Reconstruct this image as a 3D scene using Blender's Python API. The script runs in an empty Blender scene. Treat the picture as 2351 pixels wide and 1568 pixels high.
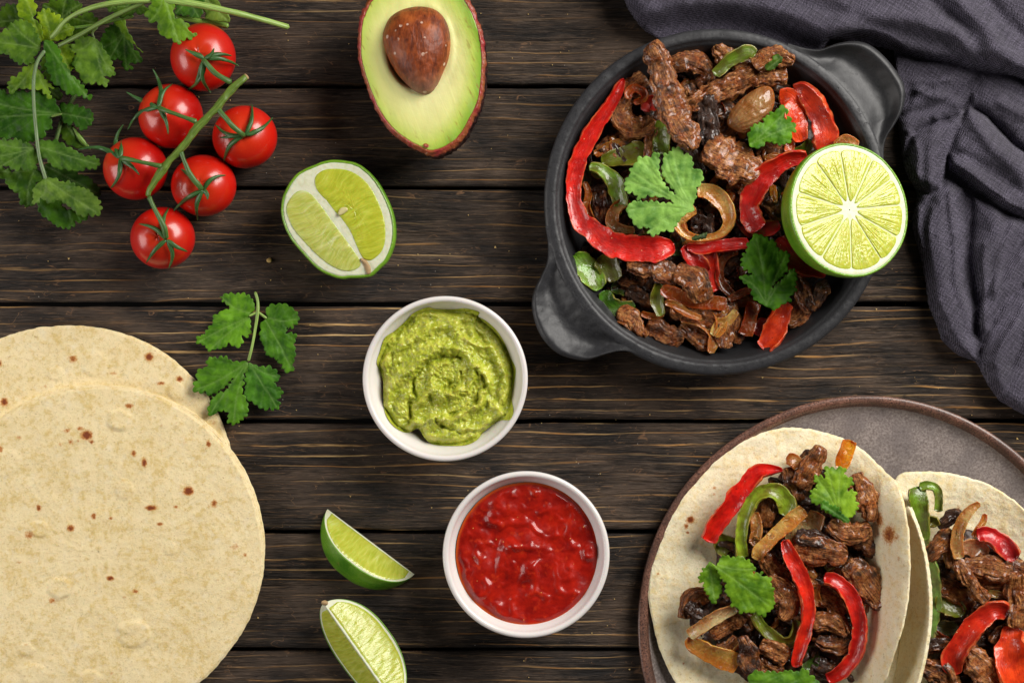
import bpy, math, random
import numpy as np
from mathutils import Vector, Matrix, geometry

# ------------------------------------------------------------------ camera, light, exposure
# Lengths below are written in small table units (U metres each, about 0.2 mm); x runs right, y runs down the table.
U = 0.000215
H = 4200.0          # camera height above the table
CX, CY = 1175.5, 784.0
scene = bpy.context.scene
col = scene.collection
cam_d = bpy.data.cameras.new("camera")
cam_d.sensor_width = 36.0
cam_d.lens = 36.0 * H / 2351.0
cam_d.clip_start = 0.01
cam_d.clip_end = 50.0
cam = bpy.data.objects.new("camera", cam_d)
cam.location = (0, 0, H * U)
col.objects.link(cam)
scene.camera = cam

world = bpy.data.worlds.new("World")
scene.world = world
world.use_nodes = True
bg = world.node_tree.nodes["Background"]
bg.inputs[0].default_value = (1.0, 0.95, 0.90, 1)
bg.inputs[1].default_value = 0.035

def area(name, loc, target, size, power, colr):
    l = bpy.data.lights.new(name, 'AREA')
    l.shape = 'RECTANGLE'; l.size, l.size_y = size
    l.energy = power; l.color = colr
    o = bpy.data.objects.new(name, l)
    o.location = loc
    o.rotation_euler = (Vector(target) - Vector(loc)).to_track_quat('-Z', 'Y').to_euler()
    col.objects.link(o)
    return o
area("window_softbox", (0.78, 0.62, 0.72), (0.0, 0.0, 0.0), (0.75, 0.75), 23.5, (1.0, 0.965, 0.91))
area("side_softbox", (-1.05, -0.12, 0.50), (0.0, 0.0, 0.0), (0.75, 0.6), 7.0, (1.0, 0.96, 0.92))
scene.view_settings.view_transform = 'Standard'
scene.view_settings.look = 'None'
scene.view_settings.exposure = 0.0
scene.view_settings.gamma = 1.0

# ------------------------------------------------------------------ numpy helpers
_rs = np.random.RandomState(7)
_perm = _rs.permutation(256)
_perm = np.concatenate([_perm, _perm, _perm])
_g = _rs.normal(size=(256, 3)); _g /= np.linalg.norm(_g, axis=1)[:, None]

def pn(x, y, z=0.0):
    x, y, z = np.broadcast_arrays(np.asarray(x, float), np.asarray(y, float), np.asarray(z, float))
    xi, yi, zi = np.floor(x).astype(int), np.floor(y).astype(int), np.floor(z).astype(int)
    xf, yf, zf = x - xi, y - yi, z - zi
    u, v, w = [t * t * t * (t * (t * 6 - 15) + 10) for t in (xf, yf, zf)]
    def g(a, b, c):
        h = _perm[_perm[_perm[(xi + a) & 255] + ((yi + b) & 255)] + ((zi + c) & 255)]
        gr = _g[h]
        return gr[..., 0] * (xf - a) + gr[..., 1] * (yf - b) + gr[..., 2] * (zf - c)
    def L(a, b, t): return a + (b - a) * t
    return 1.6 * L(L(L(g(0,0,0), g(1,0,0), u), L(g(0,1,0), g(1,1,0), u), v),
                   L(L(g(0,0,1), g(1,0,1), u), L(g(0,1,1), g(1,1,1), u), v), w)

def fbm(x, y, z=0.0, o=3):
    r = 0; a = 1.0; f = 1.0
    for i in range(o):
        r = r + a * pn(np.asarray(x) * f + 17.3 * i, np.asarray(y) * f + 5.1 * i, np.asarray(z) * f)
        a *= 0.5; f *= 2.03
    return r

def sstep(a, b, x):
    t = np.clip((x - a) / (b - a), 0, 1)
    return t * t * (3 - 2 * t)

def P(x, y, z=0.0):
    """table point whose sight line from the camera passes picture point (x, y), at height z"""
    x, y, z = np.broadcast_arrays(np.asarray(x, float), np.asarray(y, float), np.asarray(z, float))
    k = (H - z) / H
    return np.stack([CX + (x - CX) * k, CY + (y - CY) * k, z], -1)

def FR(ox, oy, s):
    def f(*pts):
        a = np.array(pts, float)
        r = a.copy(); r[:, 0] = ox + a[:, 0] * s; r[:, 1] = oy + a[:, 1] * s
        if a.shape[1] > 2: r[:, 2] = a[:, 2] * s
        return r
    f.s = s
    return f
fA = FR(1188.4, 33.95, .3248); fB = FR(1629.8, 33.95, .3248); fC = FR(1188.4, 407.4, .3248); fD = FR(1629.8, 407.4, .3248)
fE = FR(1460.0, 882.8, .3248); fF = FR(1833.5, 882.8, .3248); fG = FR(1460.0, 1154.4, .2637); fH = FR(1867.4, 1154.4, .2638)
fT = FR(0, 0, .4331); fM = FR(611.2, 0, .4331); fL = FR(0, 611.2, .4331); fGU = FR(780.9, 645.1, .3032)
fS = FR(679.1, 1052.6, .3288); fK = FR(1697.7, 0, .6281)

def crom(p, n, closed=False):
    p = np.asarray(p, float)
    m = len(p)
    if m == 2 and not closed:
        t = np.linspace(0, 1, n)[:, None]
        return p[0] * (1 - t) + p[1] * t
    if closed: q = np.vstack([p[-1], p, p[0], p[1]]); segs = m
    else: q = np.vstack([2 * p[0] - p[1], p, 2 * p[-1] - p[-2]]); segs = m - 1
    out = []
    for i in range(segs):
        t = np.linspace(0, 1, 12, endpoint=False)[:, None]
        a, b, c, d = q[i], q[i + 1], q[i + 2], q[i + 3]
        out.append(0.5 * ((2 * b) + (-a + c) * t + (2 * a - 5 * b + 4 * c - d) * t ** 2 + (-a + 3 * b - 3 * c + d) * t ** 3))
    out = np.vstack(out + ([p[-1:]] if not closed else [p[:1]]))
    return resample(out, n, closed)

def resample(out, n, closed=False):
    d = np.concatenate([[0], np.cumsum(np.linalg.norm(np.diff(out[:, :2], axis=0), axis=1) + 1e-9)])
    t = np.linspace(0, d[-1], n + 1)[:-1] if closed else np.linspace(0, d[-1], n)
    return np.stack([np.interp(t, d, out[:, k]) for k in range(out.shape[1])], -1)

def seg_dist(X, Y, poly, closed=False):
    """distance of points to a polyline"""
    p = np.asarray(poly, float)
    if closed: p = np.vstack([p, p[:1]])
    best = np.full(np.shape(X), 1e9)
    for a, b in zip(p[:-1], p[1:]):
        dx, dy = b[0] - a[0], b[1] - a[1]
        L2 = dx * dx + dy * dy + 1e-9
        t = np.clip(((X - a[0]) * dx + (Y - a[1]) * dy) / L2, 0, 1)
        best = np.minimum(best, np.hypot(X - a[0] - t * dx, Y - a[1] - t * dy))
    return best

def inside(X, Y, poly):
    p = np.asarray(poly, float)
    r = np.zeros(np.shape(X), bool)
    j = len(p) - 1
    for i in range(len(p)):
        xi, yi, xj, yj = p[i, 0], p[i, 1], p[j, 0], p[j, 1]
        c = ((yi > Y) != (yj > Y)) & (X < (xj - xi) * (Y - yi) / (yj - yi + 1e-12) + xi)
        r ^= c; j = i
    return r

def sdist(X, Y, poly):
    d = seg_dist(X, Y, poly, True)
    return np.where(inside(X, Y, poly), d, -d)

# ------------------------------------------------------------------ object helpers
def tag(o, label=None, cat=None, group=None, kind=None):
    if label: o['label'] = label
    if cat: o['category'] = cat
    if group: o['group'] = group
    if kind: o['kind'] = kind
    return o

def wpt(v):
    v = np.asarray(v, float)
    return np.stack([(v[..., 0] - CX) * U, (CY - v[..., 1]) * U, v[..., 2] * U], -1)

def thing(name, pos, label, cat, group=None):
    o = bpy.data.objects.new(name, None)
    o.empty_display_size = 0.01
    o.location = wpt(np.array(pos, float))
    col.objects.link(o)
    return tag(o, label, cat, group)

def mk(name, v, f, mat, parent=None, attrs=None, smooth=True, color=None, origin=None, flip=True):
    """one mesh object from points in table units; f: list of index lists / arrays"""
    v = wpt(v)
    org = np.array(origin) if origin is not None else np.array([v[:, 0].mean(), v[:, 1].mean(), v[:, 2].min()])
    if parent is not None:
        pl = np.array(parent.location)
        if parent.parent is not None: pl = pl + np.array(parent.parent.location)
    me = bpy.data.meshes.new(name)
    lo = v - org
    fs = [np.asarray(a) for a in f if len(a)]
    loops = []; starts = []; n = 0
    for a in fs:
        if flip: a = a[:, ::-1]
        k = a.shape[1]
        starts.append(n + np.arange(len(a)) * k); loops.append(a.ravel()); n += a.size
    loops = np.concatenate(loops).astype(np.int32); starts = np.concatenate(starts).astype(np.int32)
    me.vertices.add(len(lo)); me.vertices.foreach_set('co', lo.ravel().astype(np.float32))
    me.loops.add(len(loops)); me.loops.foreach_set('vertex_index', loops)
    me.polygons.add(len(starts)); me.polygons.foreach_set('loop_start', starts)
    if smooth: me.polygons.foreach_set('use_smooth', np.ones(len(starts), bool))
    if attrs:
        for k, a in attrs.items():
            a = np.asarray(a, np.float32)
            if a.ndim == 1:
                at = me.attributes.new(k, 'FLOAT', 'POINT'); at.data.foreach_set('value', a)
            else:
                at = me.attributes.new(k, 'FLOAT_VECTOR', 'POINT'); at.data.foreach_set('vector', a.ravel())
    me.update(calc_edges=True); me.validate()
    if mat: me.materials.append(mat)
    o = bpy.data.objects.new(name, me)
    if parent is not None:
        o.parent = parent; o.location = org - pl
    else: o.location = org
    if color is not None: o.color = (*color, 1)
    col.objects.link(o)
    return o

def gridf(nu, nv, wrapv=False, wrapu=False):
    """quads of a nu x nv grid, index i*nv+j"""
    iu = np.arange(nu if wrapu else nu - 1); jv = np.arange(nv if wrapv else nv - 1)
    I, J = np.meshgrid(iu, jv, indexing='ij')
    I2 = (I + 1) % nu; J2 = (J + 1) % nv
    return np.stack([I * nv + J, I2 * nv + J, I2 * nv + J2, I * nv + J2], -1).reshape(-1, 4)

def fan(center, ring, rev=False):
    r = np.asarray(ring); r2 = np.roll(r, -1)
    c = np.full(len(r), center)
    return np.stack([c, r2, r] if rev else [c, r, r2], -1)

# ------------------------------------------------------------------ node helpers
class NT:
    def __init__(s, name):
        s.m = bpy.data.materials.new(name); s.m.use_nodes = True
        s.t = s.m.node_tree; s.t.nodes.clear()
        s.out = s.t.nodes.new('ShaderNodeOutputMaterial')
        s.b = s.t.nodes.new('ShaderNodeBsdfPrincipled')
        s.t.links.new(s.b.outputs[0], s.out.inputs[0])
    def n(s, ty, **k):
        nd = s.t.nodes.new(ty)
        for a, b in k.items(): setattr(nd, a, b)
        return nd
    def put(s, nd, i, v):
        if v is None: return
        inp = nd.inputs[i]
        if hasattr(v, 'links'): s.t.links.new(v, inp)
        else:
            if inp.type == 'RGBA' and len(v) == 3: v = (*v, 1)
            inp.default_value = v
    def pos(s, sc=(1, 1, 1), rnd=True, rot=0.0):
        tc = s.n('ShaderNodeTexCoord')
        v = tc.outputs['Object']
        mp = s.n('ShaderNodeMapping'); s.put(mp, 0, v)
        mp.inputs['Rotation'].default_value = (0, 0, rot)
        mp.inputs['Scale'].default_value = tuple(a / U for a in sc)
        v = mp.outputs[0]
        if rnd:
            oi = s.n('ShaderNodeObjectInfo')
            a = s.math('MULTIPLY', oi.outputs['Random'], 53.0)
            v = s.vadd(v, a)
        return v
    def vadd(s, v, a):
        nd = s.n('ShaderNodeVectorMath', operation='ADD'); s.put(nd, 0, v); s.put(nd, 1, a); return nd.outputs[0]
    def vmul(s, v, a):
        nd = s.n('ShaderNodeVectorMath', operation='MULTIPLY'); s.put(nd, 0, v); s.put(nd, 1, a); return nd.outputs[0]
    def attr(s, name, vec=False):
        nd = s.n('ShaderNodeAttribute', attribute_name=name)
        return nd.outputs['Vector'] if vec else nd.outputs['Fac']
    def ocol(s): return s.n('ShaderNodeObjectInfo').outputs['Color']
    def math(s, op, a, b=None, c=None, clamp=False):
        nd = s.n('ShaderNodeMath', operation=op, use_clamp=clamp)
        s.put(nd, 0, a); s.put(nd, 1, b); s.put(nd, 2, c); return nd.outputs[0]
    def noise(s, v, scale=1.0, det=3.0, rough=0.5, dist=0.0):
        nd = s.n('ShaderNodeTexNoise'); s.put(nd, 'Vector', v); s.put(nd, 'Scale', scale)
        s.put(nd, 'Detail', det); s.put(nd, 'Roughness', rough); s.put(nd, 'Distortion', dist); return nd.outputs[0]
    def noisec(s, v, scale=1.0, det=2.0):
        nd = s.n('ShaderNodeTexNoise'); s.put(nd, 'Vector', v); s.put(nd, 'Scale', scale); s.put(nd, 'Detail', det)
        return nd.outputs['Color']
    def vor(s, v, scale=1.0, feature='F1', rnd=1.0):
        nd = s.n('ShaderNodeTexVoronoi', feature=feature); s.put(nd, 'Vector', v); s.put(nd, 'Scale', scale)
        s.put(nd, 'Randomness', rnd); return nd.outputs[0]
    def ramp(s, f, *st):
        nd = s.n('ShaderNodeValToRGB'); s.put(nd, 0, f)
        e = nd.color_ramp.elements
        while len(e) < len(st): e.new(0.5)
        for i, (p, c) in enumerate(st):
            e[i].position = p
            e[i].color = (c, c, c, 1) if isinstance(c, (int, float)) else (*c, 1)
        return nd.outputs[0]
    def mix(s, f, a, b, mode='MIX'):
        nd = s.n('ShaderNodeMix', data_type='RGBA', blend_type=mode)
        s.put(nd, 0, f); s.put(nd, 6, a); s.put(nd, 7, b); return nd.outputs[2]
    def bump(s, h, strength=0.5, dist=1.0, norm=None):
        nd = s.n('ShaderNodeBump'); s.put(nd, 'Height', h); s.put(nd, 'Strength', strength)
        s.put(nd, 'Distance', dist * U); s.put(nd, 'Normal', norm); return nd.outputs[0]
    def sep(s, v):
        nd = s.n('ShaderNodeSeparateXYZ'); s.put(nd, 0, v); return nd.outputs
    def comb(s, x, y, z=0.0):
        nd = s.n('ShaderNodeCombineXYZ'); s.put(nd, 0, x); s.put(nd, 1, y); s.put(nd, 2, z); return nd.outputs[0]
    def set(s, **k):
        nm = {'color': 'Base Color', 'rough': 'Roughness', 'coat': 'Coat Weight', 'coatr': 'Coat Roughness', 'norm': 'Normal',
              'coatn': 'Coat Normal', 'sss': 'Subsurface Weight', 'sssr': 'Subsurface Radius', 'ssss': 'Subsurface Scale', 'spec': 'Specular IOR Level', 'trans': 'Transmission Weight',
              'sheen': 'Sheen Weight', 'sheenr': 'Sheen Roughness', 'ior': 'IOR', 'metal': 'Metallic'}
        for a, b in k.items(): s.put(s.b, nm[a], b)
        return s.m
# ------------------------------------------------------------------ materials (coordinates in table units)
def m_wood():
    s = NT('dark_stained_wood')
    p = s.pos()
    x, y, z = s.sep(p)
    w1 = s.noise(s.vmul(p, (1/420, 1/150, 1/150)), 1.0, 2.0)
    yy = s.math('ADD', y, s.math('MULTIPLY', w1, 32.0))
    w2 = s.noise(s.vmul(p, (1/70, 1/40, 0)), 1.0, 3.0)
    yy = s.math('ADD', yy, s.math('MULTIPLY', w2, 2.4))
    fine = s.noise(s.comb(s.math('MULTIPLY', x, 1/38), s.math('MULTIPLY', yy, 1/2.8), z), 1.0, 5.0, 0.70)
    band = s.noise(s.comb(s.math('MULTIPLY', x, 1/420), s.math('MULTIPLY', yy, 1/13), z), 1.0, 3.0, 0.6)
    blot = s.noise(s.vmul(p, (1/190, 1/70, 0)), 1.0, 4.0, 0.6)
    # growth ring lines, the hard grain worn bare
    per = s.math('ADD', s.math('MULTIPLY', yy, 1/25.0), s.math('MULTIPLY', s.noise(s.comb(s.math('MULTIPLY', x, 1/600), s.math('MULTIPLY', yy, 1/60), 4.0), 1.0, 2.0), 2.0))
    fr = s.math('FRACT', per)
    tri = s.math('ABSOLUTE', s.math('SUBTRACT', fr, 0.5))
    line = s.ramp(tri, (0.0, 1.0), (0.045, 0.8), (0.085, 0.0))
    m1 = s.noise(s.comb(s.math('MULTIPLY', x, 1/210), s.math('MULTIPLY', yy, 1/11), 2.0), 1.0, 4.0, 0.65)
    m2 = s.noise(s.vmul(p, (1/380, 1/120, 0)), 1.0, 2.0)
    mk_ = s.math('MULTIPLY', s.ramp(m1, (0.43, 0.0), (0.56, 1.0)), s.ramp(m2, (0.42, 0.06), (0.60, 1.0)))
    line = s.math('MULTIPLY', line, mk_)
    # second thinner set
    tri2 = s.math('ABSOLUTE', s.math('SUBTRACT', s.math('FRACT', s.math('MULTIPLY', per, 2.7)), 0.5))
    line2 = s.math('MULTIPLY', s.ramp(tri2, (0.0, 1.0), (0.13, 0.0)), s.ramp(s.noise(s.comb(s.math('MULTIPLY', x, 1/60), s.math('MULTIPLY', yy, 1/9), 7.0), 1.0, 3.0, 0.6), (0.52, 0.0), (0.68, 0.55)))
    # cross scratches
    sc = s.noise(s.vmul(p, (1/75, 1/30, 0)), 1.0, 2.0, 0.5, 0.8)
    scl = s.ramp(s.math('ABSOLUTE', s.math('SUBTRACT', sc, 0.5)), (0.0, 1.0), (0.012, 0.0))
    scl = s.math('MULTIPLY', scl, s.ramp(s.noise(s.vmul(p, (1/45, 1/45, 0)), 1.0, 3.0), (0.54, 0.0), (0.66, 0.8)))
    base = s.ramp(s.math('ADD', s.math('MULTIPLY', fine, 0.6), s.math('MULTIPLY', band, 0.4)),
                  (0.37, (0.0035, 0.0025, 0.002)), (0.465, (0.014, 0.0092, 0.0065)), (0.56, (0.052, 0.035, 0.024)), (0.67, (0.17, 0.118, 0.082)))
    base = s.mix(s.ramp(blot, (0.40, 0.0), (0.66, 0.85)), base, s.mix(0.55, base, (0.155, 0.105, 0.074)))
    base = s.mix(s.math('MULTIPLY', s.ramp(s.noise(s.vmul(p, (1/260, 1/110, 0)), 1.3, 3.0), (0.36, 0.65), (0.56, 0.0)), 1.0), base, (0.008, 0.007, 0.007))
    tan = s.mix(s.ramp(s.noise(s.vmul(p, (1/160, 1/40, 0)), 1.0, 2.0), (0.35, 0.0), (0.65, 1.0)), (0.62, 0.27, 0.06), (0.78, 0.52, 0.23))
    str_ = s.sep(s.ocol())[0]
    c = s.mix(s.math('MULTIPLY', line, str_), base, tan)
    c = s.mix(s.math('MULTIPLY', line2, s.math('ADD', 0.3, str_)), c, (0.27, 0.145, 0.07))
    c = s.mix(s.math('MULTIPLY', scl, 0.75), c, (0.34, 0.18, 0.09))
    sf = s.noise(s.comb(s.math('MULTIPLY', x, 1/26), s.math('MULTIPLY', yy, 1/4.5), 21.0), 1.0, 4.0, 0.7)
    sf = s.math('MULTIPLY', s.ramp(sf, (0.60, 0.0), (0.68, 0.75)), s.ramp(s.noise(s.vmul(p, (1/150, 1/60, 0)), 1.0, 3.0, 0.6), (0.50, 0.0), (0.62, 1.0)))
    c = s.mix(sf, c, (0.30, 0.175, 0.085))
    groove = s.ramp(s.math('SUBTRACT', fr, 0.5), (0.10, 0.0), (0.15, 1.0), (0.3, 0.0))
    h = s.math('ADD', s.math('ADD', s.math('MULTIPLY', fine, 1.6), s.math('MULTIPLY', band, 2.0)), s.math('MULTIPLY', line, 0.6))
    h = s.math('SUBTRACT', h, s.math('MULTIPLY', groove, 0.55))
    nrm = s.bump(h, 0.9, 2.4)
    crk = s.noise(s.comb(s.math('MULTIPLY', x, 1/150), s.math('MULTIPLY', yy, 1/7), 11.0), 1.0, 2.0, 0.5)
    crk = s.math('MULTIPLY', s.ramp(s.math('ABSOLUTE', s.math('SUBTRACT', crk, 0.5)), (0.0, 1.0), (0.02, 0.0)), s.ramp(s.noise(s.vmul(p, (1/120, 1/30, 0)), 1.0, 2.0), (0.5, 0.0), (0.6, 1.0)))
    c = s.mix(crk, c, (0.004, 0.003, 0.003))
    specks = s.ramp(s.vor(p, 1/26.0), (0.035, 0.8), (0.055, 0.0))
    specks = s.math('MULTIPLY', specks, s.ramp(s.noise(p, 1/90.0, 2.0), (0.55, 0.0), (0.6, 1.0)))
    c = s.mix(specks, c, (0.42, 0.38, 0.34))
    return s.set(color=c, rough=s.ramp(fine, (0.3, 0.8), (0.7, 0.45)), spec=0.28, norm=nrm)

def m_simple(name, c, rough=0.5, **k):
    s = NT(name); return s.set(color=c, rough=rough, **k)

def m_iron():
    s = NT('black_enamel')
    p = s.pos()
    big = s.noise(p, 1/26, 2.0, 0.5)
    g = s.noise(p, 1/2.6, 2.0, 0.6)
    c = s.mix(s.ramp(g, (0.35, 0.0), (0.7, 1.0)), (0.011, 0.011, 0.012), (0.022, 0.022, 0.024))
    c = s.mix(s.math('MULTIPLY', s.attr('ham_sheen'), s.ramp(g, (0.3, 0.3), (0.7, 1.0))), c, (0.044, 0.044, 0.049))  # rim and handles painted lighter: the sheen they catch, put into the colour
    chip = s.math('MULTIPLY', s.ramp(s.noise(p, 1/13, 3.0, 0.6), (0.66, 0.0), (0.70, 1.0)), s.attr('ham_sheen'))
    c = s.mix(chip, c, (0.008, 0.008, 0.009))
    h = s.math('ADD', s.math('MULTIPLY', s.math('MULTIPLY', big, s.attr('ham_sheen')), 4.0), s.math('MULTIPLY', g, 0.10))
    h = s.math('SUBTRACT', h, s.math('MULTIPLY', chip, 1.0))
    return s.set(color=c, rough=s.ramp(g, (0.3, 0.44), (0.7, 0.54)), spec=0.45, norm=s.bump(h, 0.7, 1.3))

def m_ceramic():
    s = NT('white_glazed_ceramic')
    return s.set(color=(0.80, 0.755, 0.73), rough=0.28, coat=0.25, coatr=0.12, sss=0.1, ssss=0.004)

def m_plate():
    s = NT('grey_stoneware')
    p = s.pos()
    a = s.noise(p, 1/5.0, 4.0, 0.65); b = s.noise(p, 1/55, 3.0)
    c = s.ramp(a, (0.30, (0.12, 0.092, 0.082)), (0.5, (0.24, 0.20, 0.185)), (0.7, (0.37, 0.32, 0.30)))
    c = s.mix(s.ramp(b, (0.35, 0.5), (0.6, 0.0)), c, (0.12, 0.10, 0.10))
    return s.set(color=c, rough=0.42, spec=0.4, norm=s.bump(a, 0.35, 1.0))

def m_platerim():
    s = NT('brown_glazed_rim')
    p = s.pos()
    a = s.noise(p, 1/3.6, 4.0, 0.7); b = s.noise(p, 1/40, 3.0)
    c = s.ramp(a, (0.36, (0.018, 0.010, 0.009)), (0.46, (0.14, 0.062, 0.042)), (0.66, (0.30, 0.15, 0.105)))
    c = s.mix(s.ramp(b, (0.4, 0.0), (0.65, 0.7)), c, (0.06, 0.035, 0.028))
    return s.set(color=c, rough=0.38, coat=0.3, coatr=0.2, norm=s.bump(a, 0.4, 1.2))

def m_tortilla(name='tortilla_dough', base=(0.92, 0.76, 0.45), mott=(0.72, 0.52, 0.18)):
    s = NT(name)
    p = s.pos()
    a = s.noise(p, 1/17, 6.0, 0.72); b = s.noise(p, 1/75, 3.0, 0.55); f = s.noise(p, 1/4.0, 3.0, 0.7)
    f2 = s.noise(p, 1/8.0, 2.0, 0.5)
    c = s.mix(s.ramp(a, (0.50, 0.0), (0.66, 0.75)), base, mott)
    c = s.mix(s.math('MULTIPLY', s.ramp(b, (0.42, 0.0), (0.66, 0.6)), s.ramp(a, (0.42, 0.25), (0.6, 1.0))), c, mott)
    c = s.mix(s.ramp(f, (0.60, 0.0), (0.70, 0.6)), c, (0.44, 0.33, 0.14))
    gr = s.noise(p, 1/9, 4.0, 0.7)
    c = s.mix(s.ramp(gr, (0.55, 0.0), (0.70, 0.5)), c, (0.55, 0.44, 0.21))
    c = s.mix(s.ramp(f2, (0.68, 0.0), (0.78, 0.5)), c, (0.40, 0.22, 0.07))
    lt = s.ramp(s.noise(p, 1/24, 4.0, 0.6), (0.56, 0.0), (0.72, 0.45))
    c = s.mix(lt, c, (0.90, 0.80, 0.60))
    sp = s.math('ADD', s.attr('spot'), s.math('MULTIPLY', s.math('SUBTRACT', s.noise(p, 1/5.0, 3.0, 0.6), 0.5), 0.9))
    spm = s.ramp(sp, (0.30, 0.0), (0.72, 1.0))
    spm = s.math('MULTIPLY', spm, s.ramp(s.attr('spot'), (0.04, 0.0), (0.2, 1.0)))
    c = s.mix(spm, c, s.mix(s.ramp(sp, (0.6, 0.0), (1.15, 1.0)), (0.58, 0.23, 0.05), (0.22, 0.050, 0.014)))
    h = s.math('ADD', s.math('MULTIPLY', gr, 1.6), s.math('ADD', s.math('MULTIPLY', a, 2.4), s.math('MULTIPLY', f, 1.0)))
    return s.set(color=c, rough=0.62, spec=0.25, sss=0.10, ssss=0.003, norm=s.bump(h, 0.5, 1.6))

def m_tomato():
    s = NT('tomato_skin')
    p = s.pos(); a = s.noise(p, 1/60, 2.0)
    sp = s.ramp(s.noise(p, 1/2.4, 2.0), (0.66, 0.0), (0.75, 0.35))
    oi = s.n('ShaderNodeObjectInfo')
    c = s.mix(a, s.mix(oi.outputs['Random'], (0.46, 0.003, 0.003), (0.58, 0.010, 0.003)), (0.62, 0.006, 0.004))
    c = s.mix(s.ramp(s.noise(p, 1/1.6, 1.0), (0.68, 0.0), (0.74, 0.35)), c, (0.78, 0.15, 0.05))
    near = s.attr('top')
    c = s.mix(s.math('MULTIPLY', near, s.math('ADD', 0.25, sp)), c, (0.82, 0.13, 0.02))
    return s.set(color=c, rough=0.30, spec=0.4, coat=0.45, coatr=0.17, sss=0.05, ssss=0.003, norm=s.bump(s.noise(p, 1/30, 2.0), 0.25, 2.0))

def m_leaf():
    s = NT('coriander_leaf_surface')
    p = s.pos()
    v = s.attr('vein'); base = s.ocol()
    a = s.noise(p, 1/30, 3.0, 0.6)
    dk = s.mix(1.0, base, (0.42, 0.52, 0.38), 'MULTIPLY'); lt = s.mix(1.0, base, (1.45, 1.28, 1.15), 'MULTIPLY')
    c = s.mix(s.ramp(a, (0.35, 0.0), (0.65, 1.0)), dk, lt)
    c = s.mix(s.math('MULTIPLY', v, 0.48), c, s.mix(0.45, lt, (0.42, 0.58, 0.22)))
    h = s.math('ADD', s.math('MULTIPLY', s.noise(p, 1/7, 3.0, 0.6), 1.6), s.math('MULTIPLY', v, -0.5))
    nr = s.bump(h, 0.5, 1.5)
    s.set(color=c, rough=0.50, spec=0.22, norm=nr)
    tr = s.n('ShaderNodeBsdfTranslucent'); s.put(tr, 0, lt)
    mx = s.n('ShaderNodeMixShader'); mx.inputs[0].default_value = 0.22
    s.t.links.new(s.b.outputs[0], mx.inputs[1]); s.t.links.new(tr.outputs[0], mx.inputs[2])
    s.t.links.new(mx.outputs[0], s.out.inputs[0])
    return s.m

def m_stem():
    s = NT('green_stem')
    p = s.pos(); su = s.attr('su', True)
    x, y, z = s.sep(su)
    st = s.noise(s.comb(s.math('MULTIPLY', x, 1/60), s.math('MULTIPLY', y, 1/1.6)), 1.0, 2.0)
    c = s.mix(s.ramp(st, (0.35, 0.0), (0.65, 1.0)), s.mix(1.0, s.ocol(), (0.6, 0.6, 0.55), 'MULTIPLY'), s.mix(1.0, s.ocol(), (1.3, 1.25, 1.4), 'MULTIPLY'))
    return s.set(color=c, rough=0.42, sss=0.1, ssss=0.002, norm=s.bump(st, 0.5, 1.0))

def m_beef():
    s = NT('seared_beef')
    p = s.pos(); su = s.attr('su', True)
    x, y, z = s.sep(su)
    fib = s.noise(s.comb(s.math('MULTIPLY', x, 1/26), s.math('MULTIPLY', y, 1/3.6), s.math('MULTIPLY', z, 7.0)), 1.0, 5.0, 0.65, 0.6)
    a = s.noise(p, 1/20, 4.0, 0.65); b = s.noise(p, 1/6, 4.0, 0.65)
    mixn = s.math('ADD', s.math('MULTIPLY', fib, 0.55), s.math('MULTIPLY', b, 0.45))
    c = s.ramp(mixn, (0.36, (0.030, 0.006, 0.002)), (0.44, (0.16, 0.045, 0.008)), (0.53, (0.46, 0.175, 0.042)), (0.65, (0.88, 0.47, 0.17)))
    c = s.mix(s.ramp(a, (0.43, 0.0), (0.60, 0.85)), c, s.mix(s.ramp(b, (0.35, 0.0), (0.65, 1.0)), (0.08, 0.012, 0.002), (0.55, 0.13, 0.016)))
    rn = s.n('ShaderNodeObjectInfo').outputs['Random']
    c = s.mix(s.math('MULTIPLY', rn, 0.55), c, s.mix(1.0, c, (0.50, 0.40, 0.34), 'MULTIPLY'))
    dark = s.math('SUBTRACT', 1.0, s.sep(s.ocol())[0])
    ch = s.math('ADD', s.noise(p, 1/24, 5.0, 0.7), s.math('MULTIPLY', dark, 0.30))
    c = s.mix(s.ramp(ch, (0.55, 0.0), (0.66, 0.93)), c, (0.022, 0.007, 0.003))
    h = s.math('ADD', s.math('MULTIPLY', fib, 2.8), s.math('MULTIPLY', b, 1.8))
    r = s.ramp(a, (0.38, 0.55), (0.58, 0.26))
    return s.set(color=c, rough=r, spec=0.35, coat=s.ramp(a, (0.42, 0.15), (0.60, 0.8)), coatr=0.09, norm=s.bump(h, 0.85, 1.9), sss=0.05, ssss=0.002)

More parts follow.
